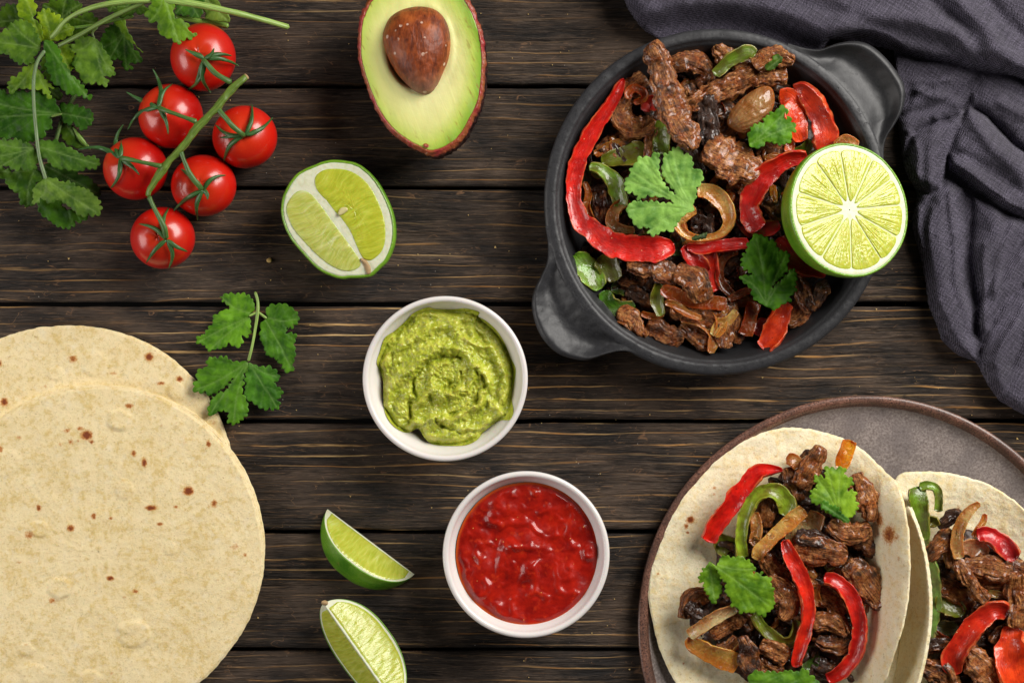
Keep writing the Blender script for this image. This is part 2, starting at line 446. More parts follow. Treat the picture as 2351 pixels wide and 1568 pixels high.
def m_pepper():
    s = NT('cooked_pepper')
    p = s.pos(); su = s.attr('su', True); x, y, z = s.sep(su)
    base = s.ocol()
    a = s.noise(p, 1/28, 3.0, 0.6); f = s.noise(p, 1/3.0, 3.0, 0.7)
    c = s.mix(s.ramp(a, (0.35, 0.0), (0.65, 1.0)), s.mix(1.0, base, (0.62, 0.5, 0.6), 'MULTIPLY'), s.mix(1.0, base, (1.15, 1.5, 1.2), 'MULTIPLY'))
    st = s.noise(s.comb(s.math('MULTIPLY', x, 1/55), s.math('MULTIPLY', y, 1/4.0), 0.0), 1.0, 2.0)
    c = s.mix(s.ramp(st, (0.55, 0.0), (0.75, 0.18)), c, s.mix(0.25, base, (0.8, 0.5, 0.1)))
    cut = s.math('MULTIPLY', s.ramp(s.math('ABSOLUTE', z), (0.80, 0.0), (0.97, 1.0)), s.ramp(s.noise(p, 1/18, 3.0), (0.40, 0.0), (0.60, 0.75)))
    c = s.mix(cut, c, s.mix(0.35, base, (0.80, 0.42, 0.12)))
    cha = s.ramp(s.noise(p, 1/24, 5.0, 0.7), (0.645, 0.0), (0.71, 0.85))
    c = s.mix(cha, c, (0.03, 0.008, 0.004))
    spk = s.ramp(s.vor(p, 1/13), (0.085, 1.0), (0.12, 0.0))
    spk = s.math('MULTIPLY', spk, s.ramp(s.noise(p, 1/20, 1.0), (0.52, 0.0), (0.56, 1.0)))
    c = s.mix(spk, c, s.mix(s.ramp(s.noise(p, 1/30, 0.0), (0.49, 0.0), (0.51, 1.0)), (0.02, 0.008, 0.004), (0.75, 0.45, 0.22)))
    h = s.math('ADD', s.math('ADD', s.math('MULTIPLY', s.noise(s.comb(s.math('MULTIPLY', x, 1/22), s.math('MULTIPLY', y, 1/6), 0.0), 1.0, 4.0, 0.65), 6.0), s.math('MULTIPLY', f, 0.8)), s.math('MULTIPLY', spk, 1.0))
    return s.set(color=c, rough=0.32, spec=0.30, coat=0.75, coatr=0.05, norm=s.bump(h, 0.40, 1.5), coatn=s.bump(s.math('ADD', s.math('MULTIPLY', s.noise(p, 1/5.0, 2.0, 0.5), 1.0), s.math('MULTIPLY', s.noise(p, 1/16, 2.0), 4.0)), 0.45, 1.6), sss=0.08, ssss=0.003)

def m_onion():
    s = NT('fried_onion')
    p = s.pos(); su = s.attr('su', True); x, y, z = s.sep(su)
    base = s.ocol()
    a = s.noise(p, 1/34, 3.0, 0.6)
    wv = s.math('ADD', s.math('MULTIPLY', x, 1/17.0), s.math('MULTIPLY', s.noise(p, 1/30, 2.0), 4.0))
    ln = s.ramp(s.math('ABSOLUTE', s.math('SUBTRACT', s.math('FRACT', wv), 0.5)), (0.0, 1.0), (0.12, 0.0))
    c = s.mix(s.ramp(a, (0.40, 0.0), (0.62, 1.0)), base, s.mix(1.0, base, (0.72, 0.50, 0.30), 'MULTIPLY'))
    c = s.mix(s.math('MULTIPLY', ln, 0.30), c, s.mix(0.5, base, (0.85, 0.72, 0.45)))
    c = s.mix(s.ramp(s.math('ADD', s.math('MULTIPLY', z, 0.5), s.math('ADD', 0.25, s.math('MULTIPLY', a, 0.5))), (0.25, 0.0), (0.85, 0.75)), c, s.mix(1.0, base, (0.62, 0.30, 0.14), 'MULTIPLY'))
    ed = s.ramp(s.math('ABSOLUTE', z), (0.72, 0.0), (1.0, 0.5))
    c = s.mix(ed, c, s.mix(1.0, base, (1.0, 0.62, 0.30), 'MULTIPLY'))
    br = s.ramp(s.noise(p, 1/22, 4.0, 0.65), (0.66, 0.0), (0.78, 0.55))
    c = s.mix(br, c, (0.16, 0.035, 0.010))
    h = s.math('ADD', s.math('MULTIPLY', s.noise(p, 1/12, 3.0), 3.0), s.math('MULTIPLY', ln, 0.4))
    return s.set(color=c, rough=0.24, spec=0.4, coat=0.7, coatr=0.06, norm=s.bump(h, 0.7, 2.2), sss=0.5, ssss=0.006, trans=0.15, ior=1.36)

def m_guac():
    s = NT('mashed_avocado')
    p = s.pos()
    a = s.noise(p, 1/26, 3.0, 0.6); f = s.noise(p, 1/10.0, 3.0, 0.55); hh = s.attr('hgt')
    c = s.mix(s.ramp(a, (0.38, 0.0), (0.64, 1.0)), (0.38, 0.43, 0.030), (0.57, 0.59, 0.075))
    c = s.mix(s.ramp(f, (0.56, 0.0), (0.72, 0.7)), c, (0.72, 0.68, 0.17))
    c = s.mix(s.ramp(f, (0.28, 0.3), (0.42, 0.0)), c, (0.22, 0.26, 0.015))
    sp = s.math('MULTIPLY', s.ramp(s.vor(p, 1/20), (0.06, 1.0), (0.1, 0.0)), s.ramp(s.noise(p, 1/45, 1.0), (0.56, 0.0), (0.6, 1.0)))
    c = s.mix(sp, c, (0.07, 0.04, 0.015))
    h = s.math('ADD', s.math('MULTIPLY', f, 1.2), s.math('MULTIPLY', s.noise(p, 1/15, 2.0), 3.4))
    return s.set(color=c, rough=0.24, spec=0.5, coat=0.25, coatr=0.12, norm=s.bump(h, 0.85, 2.4), sss=0.2, ssss=0.004)

def m_salsa():
    s = NT('tomato_salsa')
    p = s.pos()
    a = s.noise(p, 1/30, 4.0, 0.6); f = s.noise(p, 1/8.0, 3.0, 0.6)
    c = s.mix(s.ramp(a, (0.35, 0.0), (0.65, 1.0)), (0.25, 0.004, 0.002), (0.47, 0.012, 0.003))
    c = s.mix(s.ramp(s.noise(p, 1/19, 3.0, 0.6), (0.58, 0.0), (0.68, 0.55)), c, (0.56, 0.035, 0.007))
    c = s.mix(s.math('MULTIPLY', s.attr('rimw'), 0.9), c, (0.60, 0.10, 0.015))
    sp = s.math('MULTIPLY', s.ramp(s.vor(p, 1/17), (0.07, 1.0), (0.11, 0.0)), s.ramp(s.noise(p, 1/40, 1.0), (0.54, 0.0), (0.58, 1.0)))
    c = s.mix(sp, c, (0.8, 0.36, 0.10))
    h = s.math('ADD', s.math('MULTIPLY', f, 1.3), s.math('MULTIPLY', s.noise(p, 1/3.0, 2.0), 0.1))
    return s.set(color=c, rough=0.36, spec=0.28, coat=0.42, coatr=0.10, norm=s.bump(h, 0.35, 1.3), sss=0.05, ssss=0.003)

def m_rind():
    s = NT('lime_rind')
    p = s.pos()
    a = s.noise(p, 1/60, 3.0); v = s.vor(p, 1/4.6)
    c = s.mix(s.ramp(a, (0.35, 0.0), (0.65, 1.0)), (0.055, 0.20, 0.006), (0.16, 0.36, 0.018))
    c = s.mix(s.math('MULTIPLY', s.attr('edge'), 0.6), c, (0.20, 0.38, 0.025))
    c = s.mix(s.ramp(v, (0.0, 0.35), (0.4, 0.0)), c, (0.38, 0.52, 0.08))
    c = s.mix(s.ramp(s.noise(p, 1/26, 3.0), (0.68, 0.0), (0.74, 0.4)), c, (0.40, 0.22, 0.07))
    return s.set(color=c, rough=0.32, spec=0.5, coat=0.2, coatr=0.2, norm=s.bump(s.ramp(v, (0.0, 0.0), (0.6, 1.0)), 0.5, 1.2))

def m_pith():
    s = NT('lime_pith')
    p = s.pos(); a = s.noise(p, 1/9, 4.0, 0.6)
    c = s.mix(s.ramp(a, (0.5, 0.0), (0.75, 0.7)), (0.70, 0.70, 0.52), (0.54, 0.55, 0.30))
    c = s.mix(s.attr('mem'), c, (0.62, 0.64, 0.28))
    return s.set(color=c, rough=0.5, sss=0.2, ssss=0.003, norm=s.bump(a, 0.4, 1.5))

def m_limeflesh():
    s = NT('lime_flesh')
    p = s.pos(); q = s.attr('fib', True); x, y, z = s.sep(q)
    w = s.math('MULTIPLY', s.noise(p, 1/22, 2.0), 2.2)
    f = s.noise(s.comb(s.math('ADD', s.math('MULTIPLY', x, 1/3.6), w), s.math('MULTIPLY', y, 1/30), 0.0), 1.0, 3.0, 0.55, 0.5)
    a = s.noise(p, 1/40, 2.0)
    vs = s.vor(s.comb(s.math('ADD', s.math('MULTIPLY', x, 1/7.5), s.math('MULTIPLY', w, 0.4)), s.math('MULTIPLY', y, 1/36), 0.0), 1.0)
    f = s.math('ADD', s.math('MULTIPLY', f, 0.6), s.math('MULTIPLY', vs, 0.42))
    c = s.mix(s.ramp(f, (0.36, 0.0), (0.62, 1.0)), (0.42, 0.46, 0.040), (0.54, 0.57, 0.085))
    c = s.mix(s.ramp(f, (0.64, 0.0), (0.76, 0.35)), c, (0.76, 0.78, 0.34))
    c = s.mix(s.ramp(a, (0.4, 0.0), (0.7, 0.45)), c, (0.52, 0.50, 0.05))
    c = s.mix(1.0, c, s.ocol(), 'MULTIPLY')
    return s.set(color=c, rough=0.24, spec=0.45, coat=0.3, coatr=0.06, norm=s.bump(f, 0.8, 2.6), sss=0.35, ssss=0.005)

def m_avoflesh():
    s = NT('avocado_flesh')
    p = s.pos(); e = s.attr('edge')
    x, y, z = s.sep(p)
    st = s.noise(s.comb(s.math('MULTIPLY', s.math('ADD', x, s.math('MULTIPLY', y, 0.35)), 1/16), s.math('MULTIPLY', y, 1/110), 0.0), 1.0, 3.0, 0.5, 0.7)
    ee = s.math('ADD', e, s.math('MULTIPLY', s.math('SUBTRACT', st, 0.5), 0.16))
    c = s.ramp(ee, (0.30, (0.82, 0.78, 0.38)), (0.64, (0.74, 0.74, 0.27)), (0.84, (0.52, 0.63, 0.11)), (0.98, (0.24, 0.42, 0.03)))
    c = s.mix(s.ramp(st, (0.5, 0.0), (0.7, 0.12)), c, (0.84, 0.80, 0.46))
    br = s.math('MULTIPLY', s.ramp(s.noise(s.comb(s.math('ADD', x, s.math('MULTIPLY', y, 0.5)), s.math('MULTIPLY', y, 0.3), 0.0), 1/12, 3.0, 0.6), (0.58, 0.0), (0.68, 0.8)), s.ramp(e, (0.68, 0.0), (0.85, 1.0)))
    c = s.mix(br, c, (0.32, 0.22, 0.05))
    return s.set(color=c, rough=0.36, spec=0.4, norm=s.bump(s.math('ADD', s.math('MULTIPLY', st, 0.4), s.math('MULTIPLY', s.noise(p, 1/30, 3.0), 0.8)), 0.5, 4.0), sss=0.2, ssss=0.004, coat=0.3, coatr=0.25)

def m_avoskin():
    s = NT('avocado_skin')
    p = s.pos(); v = s.noise(p, 1/9, 3.0)
    c = s.mix(s.ramp(v, (0.4, 0.0), (0.6, 1.0)), (0.012, 0.007, 0.008), (0.05, 0.018, 0.015))
    c = s.mix(s.attr('edge'), c, s.mix(s.ramp(s.noise(p, 1/28, 3.0), (0.38, 0.0), (0.62, 1.0)), (0.33, 0.035, 0.035), (0.30, 0.09, 0.025)))
    return s.set(color=c, rough=0.35, spec=0.5, norm=s.bump(v, 0.8, 4.0))

def m_pit():
    s = NT('avocado_stone_surface')
    p = s.pos(); x, y, z = s.sep(p)
    f = s.noise(s.comb(s.math('MULTIPLY', x, 1/9), s.math('MULTIPLY', y, 1/34), s.math('MULTIPLY', z, 1/20)), 1.0, 5.0, 0.65, 0.6)
    a = s.noise(p, 1/42, 3.0, 0.55)
    c = s.mix(s.ramp(f, (0.34, 0.0), (0.66, 1.0)), (0.075, 0.014, 0.006), (0.30, 0.062, 0.014))
    c = s.mix(s.ramp(a, (0.48, 0.0), (0.68, 0.75)), c, (0.46, 0.115, 0.024))
    c = s.mix(s.attr('low'), c, s.mix(f, (0.25, 0.13, 0.09), (0.42, 0.26, 0.19)))
    sp = s.math('MULTIPLY', s.ramp(s.vor(p, 1/22), (0.16, 1.0), (0.22, 0.0)), s.ramp(s.noise(p, 1/38, 1.0), (0.50, 0.0), (0.54, 1.0)))
    c = s.mix(sp, c, (0.62, 0.42, 0.32))
    return s.set(color=c, rough=0.45, spec=0.3, coat=0.08, coatr=0.25, norm=s.bump(s.math('ADD', f, s.math('MULTIPLY', a, 2.0)), 0.8, 2.6))

def m_cloth():
    s = NT('dark_linen')
    th = 0.62
    p = s.pos(rot=th); x, y, z = s.sep(p)
    n1 = s.noise(p, 1/14, 2.0); n2 = s.noise(s.vadd(p, (9.1, 4.2, 1.0)), 1/14, 2.0)
    xx = s.math('ADD', s.math('MULTIPLY', x, 2 * math.pi / 4.2), s.math('MULTIPLY', n1, 7.0))
    yy = s.math('ADD', s.math('MULTIPLY', y, 2 * math.pi / 4.2), s.math('MULTIPLY', n2, 7.0))
    wv = s.math('MULTIPLY', s.math('SINE', xx), s.math('SINE', yy))
    slub = s.noise(s.comb(s.math('MULTIPLY', x, 1/50), s.math('MULTIPLY', y, 1/4.0), 0.0), 1.0, 3.0, 0.6)
    slub2 = s.noise(s.comb(s.math('MULTIPLY', x, 1/4.0), s.math('MULTIPLY', y, 1/50), 3.0), 1.0, 3.0, 0.6)
    t = s.math('ADD', s.math('MULTIPLY', wv, 0.42), s.math('ADD', s.math('MULTIPLY', slub, 0.6), s.math('MULTIPLY', slub2, 0.6)))
    c = s.ramp(t, (0.30, (0.008, 0.007, 0.012)), (0.58, (0.066, 0.057, 0.090)), (0.78, (0.26, 0.23, 0.32)))
    big = s.noise(p, 1/150, 3.0)
    c = s.mix(s.ramp(big, (0.35, 0.35), (0.6, 0.0)), c, (0.03, 0.025, 0.033))
    h = s.math('ADD', s.math('MULTIPLY', wv, 1.0), s.math('ADD', s.math('MULTIPLY', slub, 1.6), s.math('MULTIPLY', slub2, 1.6)))
    return s.set(color=c, rough=0.88, spec=0.2, sheen=0.08, sheenr=0.5, norm=s.bump(h, 1.0, 2.6))

def m_sauce():
    s = NT('pan_scraps')
    p = s.pos()
    a = s.noise(p, 1/14, 5.0, 0.7); b = s.noise(p, 1/40, 3.0)
    c = s.ramp(a, (0.36, (0.008, 0.004, 0.003)), (0.50, (0.050, 0.016, 0.007)), (0.62, (0.15, 0.050, 0.018)), (0.75, (0.34, 0.14, 0.05)))
    c = s.mix(s.ramp(b, (0.55, 0.0), (0.65, 0.6)), c, (0.02, 0.03, 0.006))
    return s.set(color=c, rough=0.35, spec=0.3, coat=0.2, coatr=0.12, norm=s.bump(a, 0.9, 5.0))

MAT = {k: f() for k, f in dict(wood=m_wood, iron=m_iron, ceramic=m_ceramic, plate=m_plate, platerim=m_platerim, tortilla=m_tortilla,
       tomato=m_tomato, leaf=m_leaf, stem=m_stem, beef=m_beef, pepper=m_pepper, onion=m_onion, guac=m_guac, salsa=m_salsa,
       rind=m_rind, pith=m_pith, flesh=m_limeflesh, avoflesh=m_avoflesh, avoskin=m_avoskin, pit=m_pit, cloth=m_cloth, sauce=m_sauce).items()}
MAT['tortilla2'] = m_tortilla('fried_tortilla_dough', (0.95, 0.85, 0.60), (0.86, 0.66, 0.30))
MAT['dark'] = m_simple('dark_gap', (0.004, 0.0035, 0.003), 0.9)
MAT['seed'] = m_simple('pale_seed', (0.62, 0.55, 0.26), 0.35)
MAT['crumb'] = m_simple('yellow_crumb', (0.70, 0.48, 0.17), 0.6)
MAT['bark'] = m_simple('dry_stub', (0.40, 0.26, 0.12), 0.7)
# ------------------------------------------------------------------ builders
seedc = [0]
def sweep(pts, z, th, n=None, m=20, tilt=0.0, bow=0.0, sq=0.8, rough=0.0, fib=0.0, capx=0.7, wave=0.0, edge=0.0, noiz=22.0, fq=1.3, crease=0.0, ridge=0.0):
    """closed strip mesh: pts rows (x, y, width); returns verts, faces, su"""
    seedc[0] += 1; sd = seedc[0] * 7.31
    pts = np.asarray(pts, float)
    L = np.linalg.norm(np.diff(pts[:, :2], axis=0), axis=1).sum()
    if n is None: n = int(np.clip(L / 3.2, 10, 150))
    zz = np.asarray(z, float)
    if zz.ndim == 0: zz = np.full(len(pts), float(zz))
    tl = np.asarray(tilt, float)
    if tl.ndim == 0: tl = np.full(len(pts), float(tl))
    if len(zz) != len(pts): zz = np.interp(np.linspace(0, 1, len(pts)), np.linspace(0, 1, len(zz)), zz)
    if len(tl) != len(pts): tl = np.interp(np.linspace(0, 1, len(pts)), np.linspace(0, 1, len(tl)), tl)
    q = crom(np.column_stack([pts, zz, tl]), n)
    c = q[:, :2]; w = np.maximum(q[:, 2], 2.0); zc = q[:, 3]; ti = q[:, 4]
    s = np.concatenate([[0], np.cumsum(np.linalg.norm(np.diff(c, axis=0), axis=1))])
    T = np.gradient(c, axis=0); T /= np.linalg.norm(T, axis=1)[:, None] + 1e-9
    N = np.stack([-T[:, 1], T[:, 0]], -1)
    e = np.minimum(s, s[-1] - s); rr = np.minimum(w * capx * 0.5, s[-1] * 0.35)
    cap = np.sqrt(np.clip(1 - (1 - np.clip(e / rr, 0, 1)) ** 2, 0.02, 1))
    a = np.linspace(0, 2 * np.pi, m, endpoint=False)
    ca, sa = np.cos(a), np.sin(a)
    uu = np.sign(ca) * np.abs(ca) ** sq; vv = np.sign(sa) * np.abs(sa) ** sq
    S, A = np.meshgrid(s, a, indexing='ij')
    W = (w * cap / 2)[:, None] * uu[None]
    thk = th * np.sqrt(cap)
    wv = 1 + wave * pn(s / 45.0, sd)[:, None]
    V = (thk / 2)[:, None] * vv[None] * wv
    V = V + bow * th * (1 - (W / (w[:, None] / 2 + 1e-6)) ** 2) * cap[:, None]
    if edge: W = W * (1 + edge * (pn(S / 27.0, np.sign(ca)[None] * 3.0 + sd) + 0.45 * pn(S / 11.0, np.sign(ca)[None] * 5.0 + sd)))
    if crease: V = V - crease * th * np.exp(-((W / (w[:, None] / 2 + 1e-6) - 0.25 * np.sin(s / 40.0 + sd)[:, None]) / 0.28) ** 2) * (vv[None] > 0) * cap[:, None]
    if rough:
        n1 = fbm(S / noiz, ca[None] * fq + sd, sa[None] * fq + sd, 4)
        n2 = pn(S / (noiz * 2.5) + sd, ca[None] * w.mean() / 10.0, sa[None] * w.mean() / 10.0)
        k = rough * n1 + fib * n2
        if ridge:
            tw = S / 260.0
            k = k + ridge * (0.45 - 2.2 * np.abs(pn(S / 75.0 + sd, np.cos(A + tw) * 3.6, np.sin(A + tw) * 3.6))) + ridge * 0.5 * pn(S / 8.0, ca[None] * 5, sa[None] * 5 + sd)
        rl = np.hypot(W, V) + 1e-6
        W = W * (1 + k / np.maximum(rl, 6)); V = V * (1 + k / np.maximum(rl, 6)) + 0.35 * k
    t = ti[:, None]
    X = W * np.cos(t) - V * np.sin(t); Z = W * np.sin(t) + V * np.cos(t)
    zf = zc[:, None] + Z + (rough * 0.8 * pn(s / 30.0, sd, 3.0))[:, None]
    px = c[:, 0][:, None] + N[:, 0][:, None] * X; py = c[:, 1][:, None] + N[:, 1][:, None] * X
    v = P(px, py, zf).reshape(-1, 3)
    su = np.stack([S + sd * 40, W + 0 * S, np.clip(W / (w[:, None] / 2 + 1e-6), -1, 1)], -1).reshape(-1, 3)
    f = gridf(n, m, wrapv=True)
    i0 = len(v)
    v = np.vstack([v, v[:m].mean(0)[None], v[(n - 1) * m:n * m].mean(0)[None]])
    su = np.vstack([su, su[:1], su[(n - 1) * m:(n - 1) * m + 1]])
    tri = np.vstack([fan(i0, np.arange(m)), fan(i0 + 1, (n - 1) * m + np.arange(m), True)])
    return v, [f, tri], su

def tube(name, pts, z, mat, parent=None, color=None, m=10, **k):
    """round stem, pts rows (x, y, width)"""
    pts = np.asarray(pts, float)
    v, f, su = sweep(pts, z, float(pts[:, 2].mean()), m=m, sq=1.0, capx=0.5, **k)
    return mk(name, v, f, mat, parent, {'su': su}, color=color)

def beef(pts, z, label, th=26, dark=0.0, grp='strips of seared beef', rough=7.0, **k):
    pts = np.asarray(pts, float).copy(); mw = pts[:, 2].mean(); PL = np.linalg.norm(np.diff(pts[:, :2], axis=0), axis=1).sum()
    if PL < 2.4 * mw:
        for e_, i_ in ((0, 1), (-1, -2)):
            d_ = pts[e_, :2] - pts[i_, :2]; pts[e_, :2] += d_ / (np.linalg.norm(d_) + 1e-6) * 0.30 * mw
        pts[:, 2] *= 0.90
    pts[:, 2] *= 1.04; rough = min(rough, 7.0); k.setdefault('noiz', 34.0); k.setdefault('fq', 2.1)
    k.setdefault('edge', 0.34)
    k.setdefault('tilt', [0.35 * math.sin(seedc[0] * 1.9), 0.35 * math.sin(seedc[0] * 2.7 + 1)])
    v, f, su = sweep(pts, z, th * 0.72, m=44, ridge=3.6, rough=rough * 0.75, fib=3.0, sq=0.62, capx=0.35, wave=0.3, n=max(14, int(np.linalg.norm(np.diff(pts[:, :2], axis=0), axis=1).sum() / 2.4)), **k)
    o = mk('beef_strip', v, f, MAT['beef'], None, {'su': su}, color=(1 - dark, 1, 1))
    return tag(o, label, 'beef', grp)

RED = (0.52, 0.006, 0.004); ORED = (0.80, 0.065, 0.008); DRED = (0.36, 0.010, 0.006)
GRN = (0.20, 0.27, 0.012); OLV = (0.15, 0.145, 0.010); DGR = (0.045, 0.085, 0.008); BGR = (0.20, 0.34, 0.025)
def pepper(pts, z, label, c=RED, th=15, grp='strips of fried red pepper', name='red_pepper_strip', **k):
    pts = np.asarray(pts, float).copy(); pts[:, 2] *= 1.10
    k['bow'] = -0.85 if th < 40 else -0.35; k.setdefault('rough', 1.5); k.setdefault('edge', 0.20); th = th * 0.6; tl = k.pop('tilt', None); k.setdefault('crease', 0.15); k['tilt'] = tl if tl is not None else [0.55 * math.sin(seedc[0] * 2.1 + j * 1.3) for j in range(5)]
    v, f, su = sweep(pts, z, th, m=30, sq=0.38, capx=k.pop('capx', 0.30), noiz=38, fq=0.9, wave=0.1, **k)
    o = mk(name, v, f, MAT['pepper'], None, {'su': su}, color=c)
    return tag(o, label, 'pepper', grp)
def green(pts, z, label, c=GRN, **k):
    return pepper(pts, z, label, c, grp='strips of fried green pepper', name='green_pepper_strip', **k)

GOLD = (0.84, 0.52, 0.16); PALE = (0.86, 0.68, 0.36); AMB = (0.58, 0.22, 0.045); BRN = (0.20, 0.055, 0.014)
def onion(pts, z, label, c=GOLD, th=9, **k):
    th = 4.0 + th * 0.28
    k['bow'] = -0.9; k.setdefault('rough', 1.0); k.setdefault('crease', 0.35); k.setdefault('edge', 0.14); k.setdefault('tilt', [0.5 * math.sin(seedc[0] * 1.7 + j * 1.1) for j in range(5)])
    v, f, su = sweep(pts, z, th, m=26, sq=k.pop('sq', 0.36), capx=k.pop('capx', 0.12), noiz=44, wave=0.1, **k)
    o = mk('onion_slice', v, f, MAT['onion'], None, {'su': su}, color=c)
    return tag(o, label, 'onion', 'slices of fried onion')

LG = (0.155, 0.47, 0.17); MG = (0.085, 0.26, 0.016); DG = (0.040, 0.135, 0.008); BG = (0.16, 0.38, 0.022)
def warm(c): return (c[0] * 1.45, c[1] * 1.0, c[2] * 0.55)
def leaf(outline, base, z, color, parent=None, teeth=4.2, per=13.0, lobe=4.6, label=None, tilt=(0, 0), curl=0.0, cup=0.0, wavy=5.0, group='coriander leaves', step=3.4, name=None, cat='herb leaf'):
    seedc[0] += 1; sd = seedc[0] * 3.7
    o = np.asarray(outline, float)[:, :2]; b = np.asarray(base, float).ravel()[:2]
    sm = crom(o, max(60, int(np.linalg.norm(np.diff(np.vstack([o, o[:1]]), axis=0), axis=1).sum() / 1.7)), closed=True)
    lin = resample(np.vstack([o, o[:1]]), len(sm), closed=True)
    q = 0.65 * sm + 0.35 * lin
    area2 = np.sum(q[:, 0] * np.roll(q[:, 1], -1) - np.roll(q[:, 0], -1) * q[:, 1])
    T = np.roll(q, -1, 0) - np.roll(q, 1, 0); T /= np.linalg.norm(T, axis=1)[:, None] + 1e-9
    Nn = np.stack([T[:, 1], -T[:, 0]], -1) * np.sign(area2)
    s = np.arange(len(q)) * 1.7
    ph = s / per + 0.35 * np.sin(s / 31.0 + sd)
    tooth = np.abs(np.sin(np.pi * ph)) ** 0.8 - 0.62
    dB = np.linalg.norm(q - b, axis=1); size = dB.max()
    amp = teeth * np.clip(dB / (0.32 * size), 0, 1) * (0.8 + 0.3 * np.sin(s / 23.0))
    amp = amp * 1.7 * (1 + 0.45 * pn(s / 17.0, sd))
    lb = np.abs(np.sin(np.pi * (ph / 2.9 + 0.2))) ** 0.7 - 0.6
    q = q + Nn * (amp * tooth + lobe * amp / 4.0 * lb)[:, None]
    # interior points
    x0, y0 = q.min(0); x1, y1 = q.max(0)
    gx, gy = np.meshgrid(np.arange(x0, x1, step), np.arange(y0, y1, step * 0.87))
    gx[1::2] += step / 2
    gx, gy = gx.ravel(), gy.ravel()
    m = sdist(gx, gy, q) > 1.6
    inn = np.stack([gx[m], gy[m]], -1)
    allp = np.vstack([q, inn]); nq = len(q)
    res = geometry.delaunay_2d_cdt([Vector(p) for p in allp.tolist()], [(i, (i + 1) % nq) for i in range(nq)], [], 2, 1e-4)
    vv = np.array([tuple(p) for p in res[0]]); tris = np.array([t for t in res[2] if len(t) == 3])
    cen = vv[tris].mean(1); tris = tris[inside(cen[:, 0], cen[:, 1], q)]
    # veins run from the base to each lobe tip
    d2 = np.linalg.norm(q - b, axis=1)
    k = 9; ext = np.array([d2[np.arange(i - k, i + k + 1) % nq].max() for i in range(nq)])
    tips = [i for i in range(nq) if d2[i] >= ext[i] - 1e-6 and d2[i] > 0.30 * size]
    vd = np.full(len(vv), 1e9)
    for i in tips:
        tip = q[i]; mid = (b + tip) / 2 + (q.mean(0) - (b + tip) / 2) * 0.18
        vd = np.minimum(vd, seg_dist(vv[:, 0], vv[:, 1], crom(np.array([b, mid, tip * 0.93 + b * 0.07]), 7)))
    sdv = np.full(len(vv), 1e9)
    for i in tips:
        for mm, tt_ in ((10, .72), (22, .5), (36, .3), (50, .15)):
            for sg in (-1, 1):
                j = (i + sg * mm) % nq; a_ = b + (q[i] - b) * tt_; e_ = a_ + (q[j] - a_) * 0.9
                if np.linalg.norm(e_ - a_) < 0.55 * size: sdv = np.minimum(sdv, seg_dist(vv[:, 0], vv[:, 1], np.array([a_, e_])))
    vein = np.maximum(np.exp(-(vd / 1.7) ** 2), 0.38 * np.exp(-(sdv / 1.1) ** 2))
    vd = np.minimum(vd, sdv + 2.5)
    dx, dy = vv[:, 0] - b[0], vv[:, 1] - b[1]; r = np.hypot(dx, dy) / size
    ax = q.mean(0) - b; ax /= np.linalg.norm(ax) + 1e-9
    across = (dx * -ax[1] + dy * ax[0]) / size
    zz = z + tilt[0] * dx + tilt[1] * dy + curl * size * r ** 2 + cup * size * np.abs(across) ** 1.3
    zz = zz + 1.5 * (1 - np.exp(-(vd / 5.0) ** 2)) + wavy * fbm(vv[:, 0] / 38 + sd, vv[:, 1] / 38, 0, 2)
    v = P(vv[:, 0], vv[:, 1], zz)
    ob = mk(name or ('coriander_leaf' if parent is None else 'leaf'), v, [tris], MAT['leaf'], parent, {'vein': vein}, color=warm(color))
    md = ob.modifiers.new('thickness', 'SOLIDIFY'); md.thickness = 0.9 * U; md.offset = 0
    if parent is None: tag(ob, label, cat, group)
    return ob

def lathe(name, cx, cy, prof, mat, parent=None, n=160, wob=0.0, attr=None, sx=1.0):
    """prof rows (radius, z) in true table units about the true axis"""
    prof = np.asarray(prof, float)
    th = np.linspace(0, 2 * np.pi, n, endpoint=False)
    R = prof[:, 0][:, None] * (1 + wob * pn(np.cos(th) * 1.5 + 4, np.sin(th) * 1.5, prof[:, 1][:, None] / 200)) if wob else prof[:, 0][:, None] * np.ones(n)
    v = np.stack([cx + R * np.cos(th) * sx, cy + R * np.sin(th), prof[:, 1][:, None] + 0 * R], -1).reshape(-1, 3)
    f = [gridf(len(prof), n, wrapv=True)]
    at = {attr[0]: np.repeat(attr[1], n)} if attr else None
    return mk(name, v, f, mat, parent, at)

def true_c(x, y, z):
    p = P(x, y, z); return float(p[0]), float(p[1])

def patch(name, outline, z, mat, parent=None, dome=2.0, K=16, skirt=4.0, center=None, color=None, zf=None, attrs=None, n=None, exact=False):
    """filled outline as rings round a centre, domed, with a short skirt"""
    o = np.asarray(outline, float)[:, :2]
    if n: o = crom(o, n, closed=True)
    c = np.asarray(center, float).ravel()[:2] if center is not None else o.mean(0)
    rho = np.linspace(0.03, 1, K) ** 0.85
    pts = c + (o - c)[None] * rho[:, None, None]
    R = np.repeat(rho, len(o))
    x, y = pts[..., 0].ravel(), pts[..., 1].ravel()
    zz = z + dome * (1 - R ** 5)
    if zf is not None: zz = zz + zf(x, y, R)
    if exact: top = np.stack([x, y, zz], -1)
    else: top = P(x, y, zz)
    m = len(o)
    sk = top[-m:].copy(); sk[:, 2] -= skirt
    cc = top[:m].mean(0)[None]
    v = np.vstack([top, sk, cc])
    f = [gridf(K + 1, m, wrapv=True), fan(len(v) - 1, np.arange(m))]
    X = np.concatenate([x, x[-m:], [c[0]]]); Y = np.concatenate([y, y[-m:], [c[1]]]); RR = np.concatenate([R, np.ones(m), [0]])
    at = {k: g(X, Y, RR) for k, g in (attrs or {}).items()}
    return mk(name, v, f, mat, parent, at, color=color)
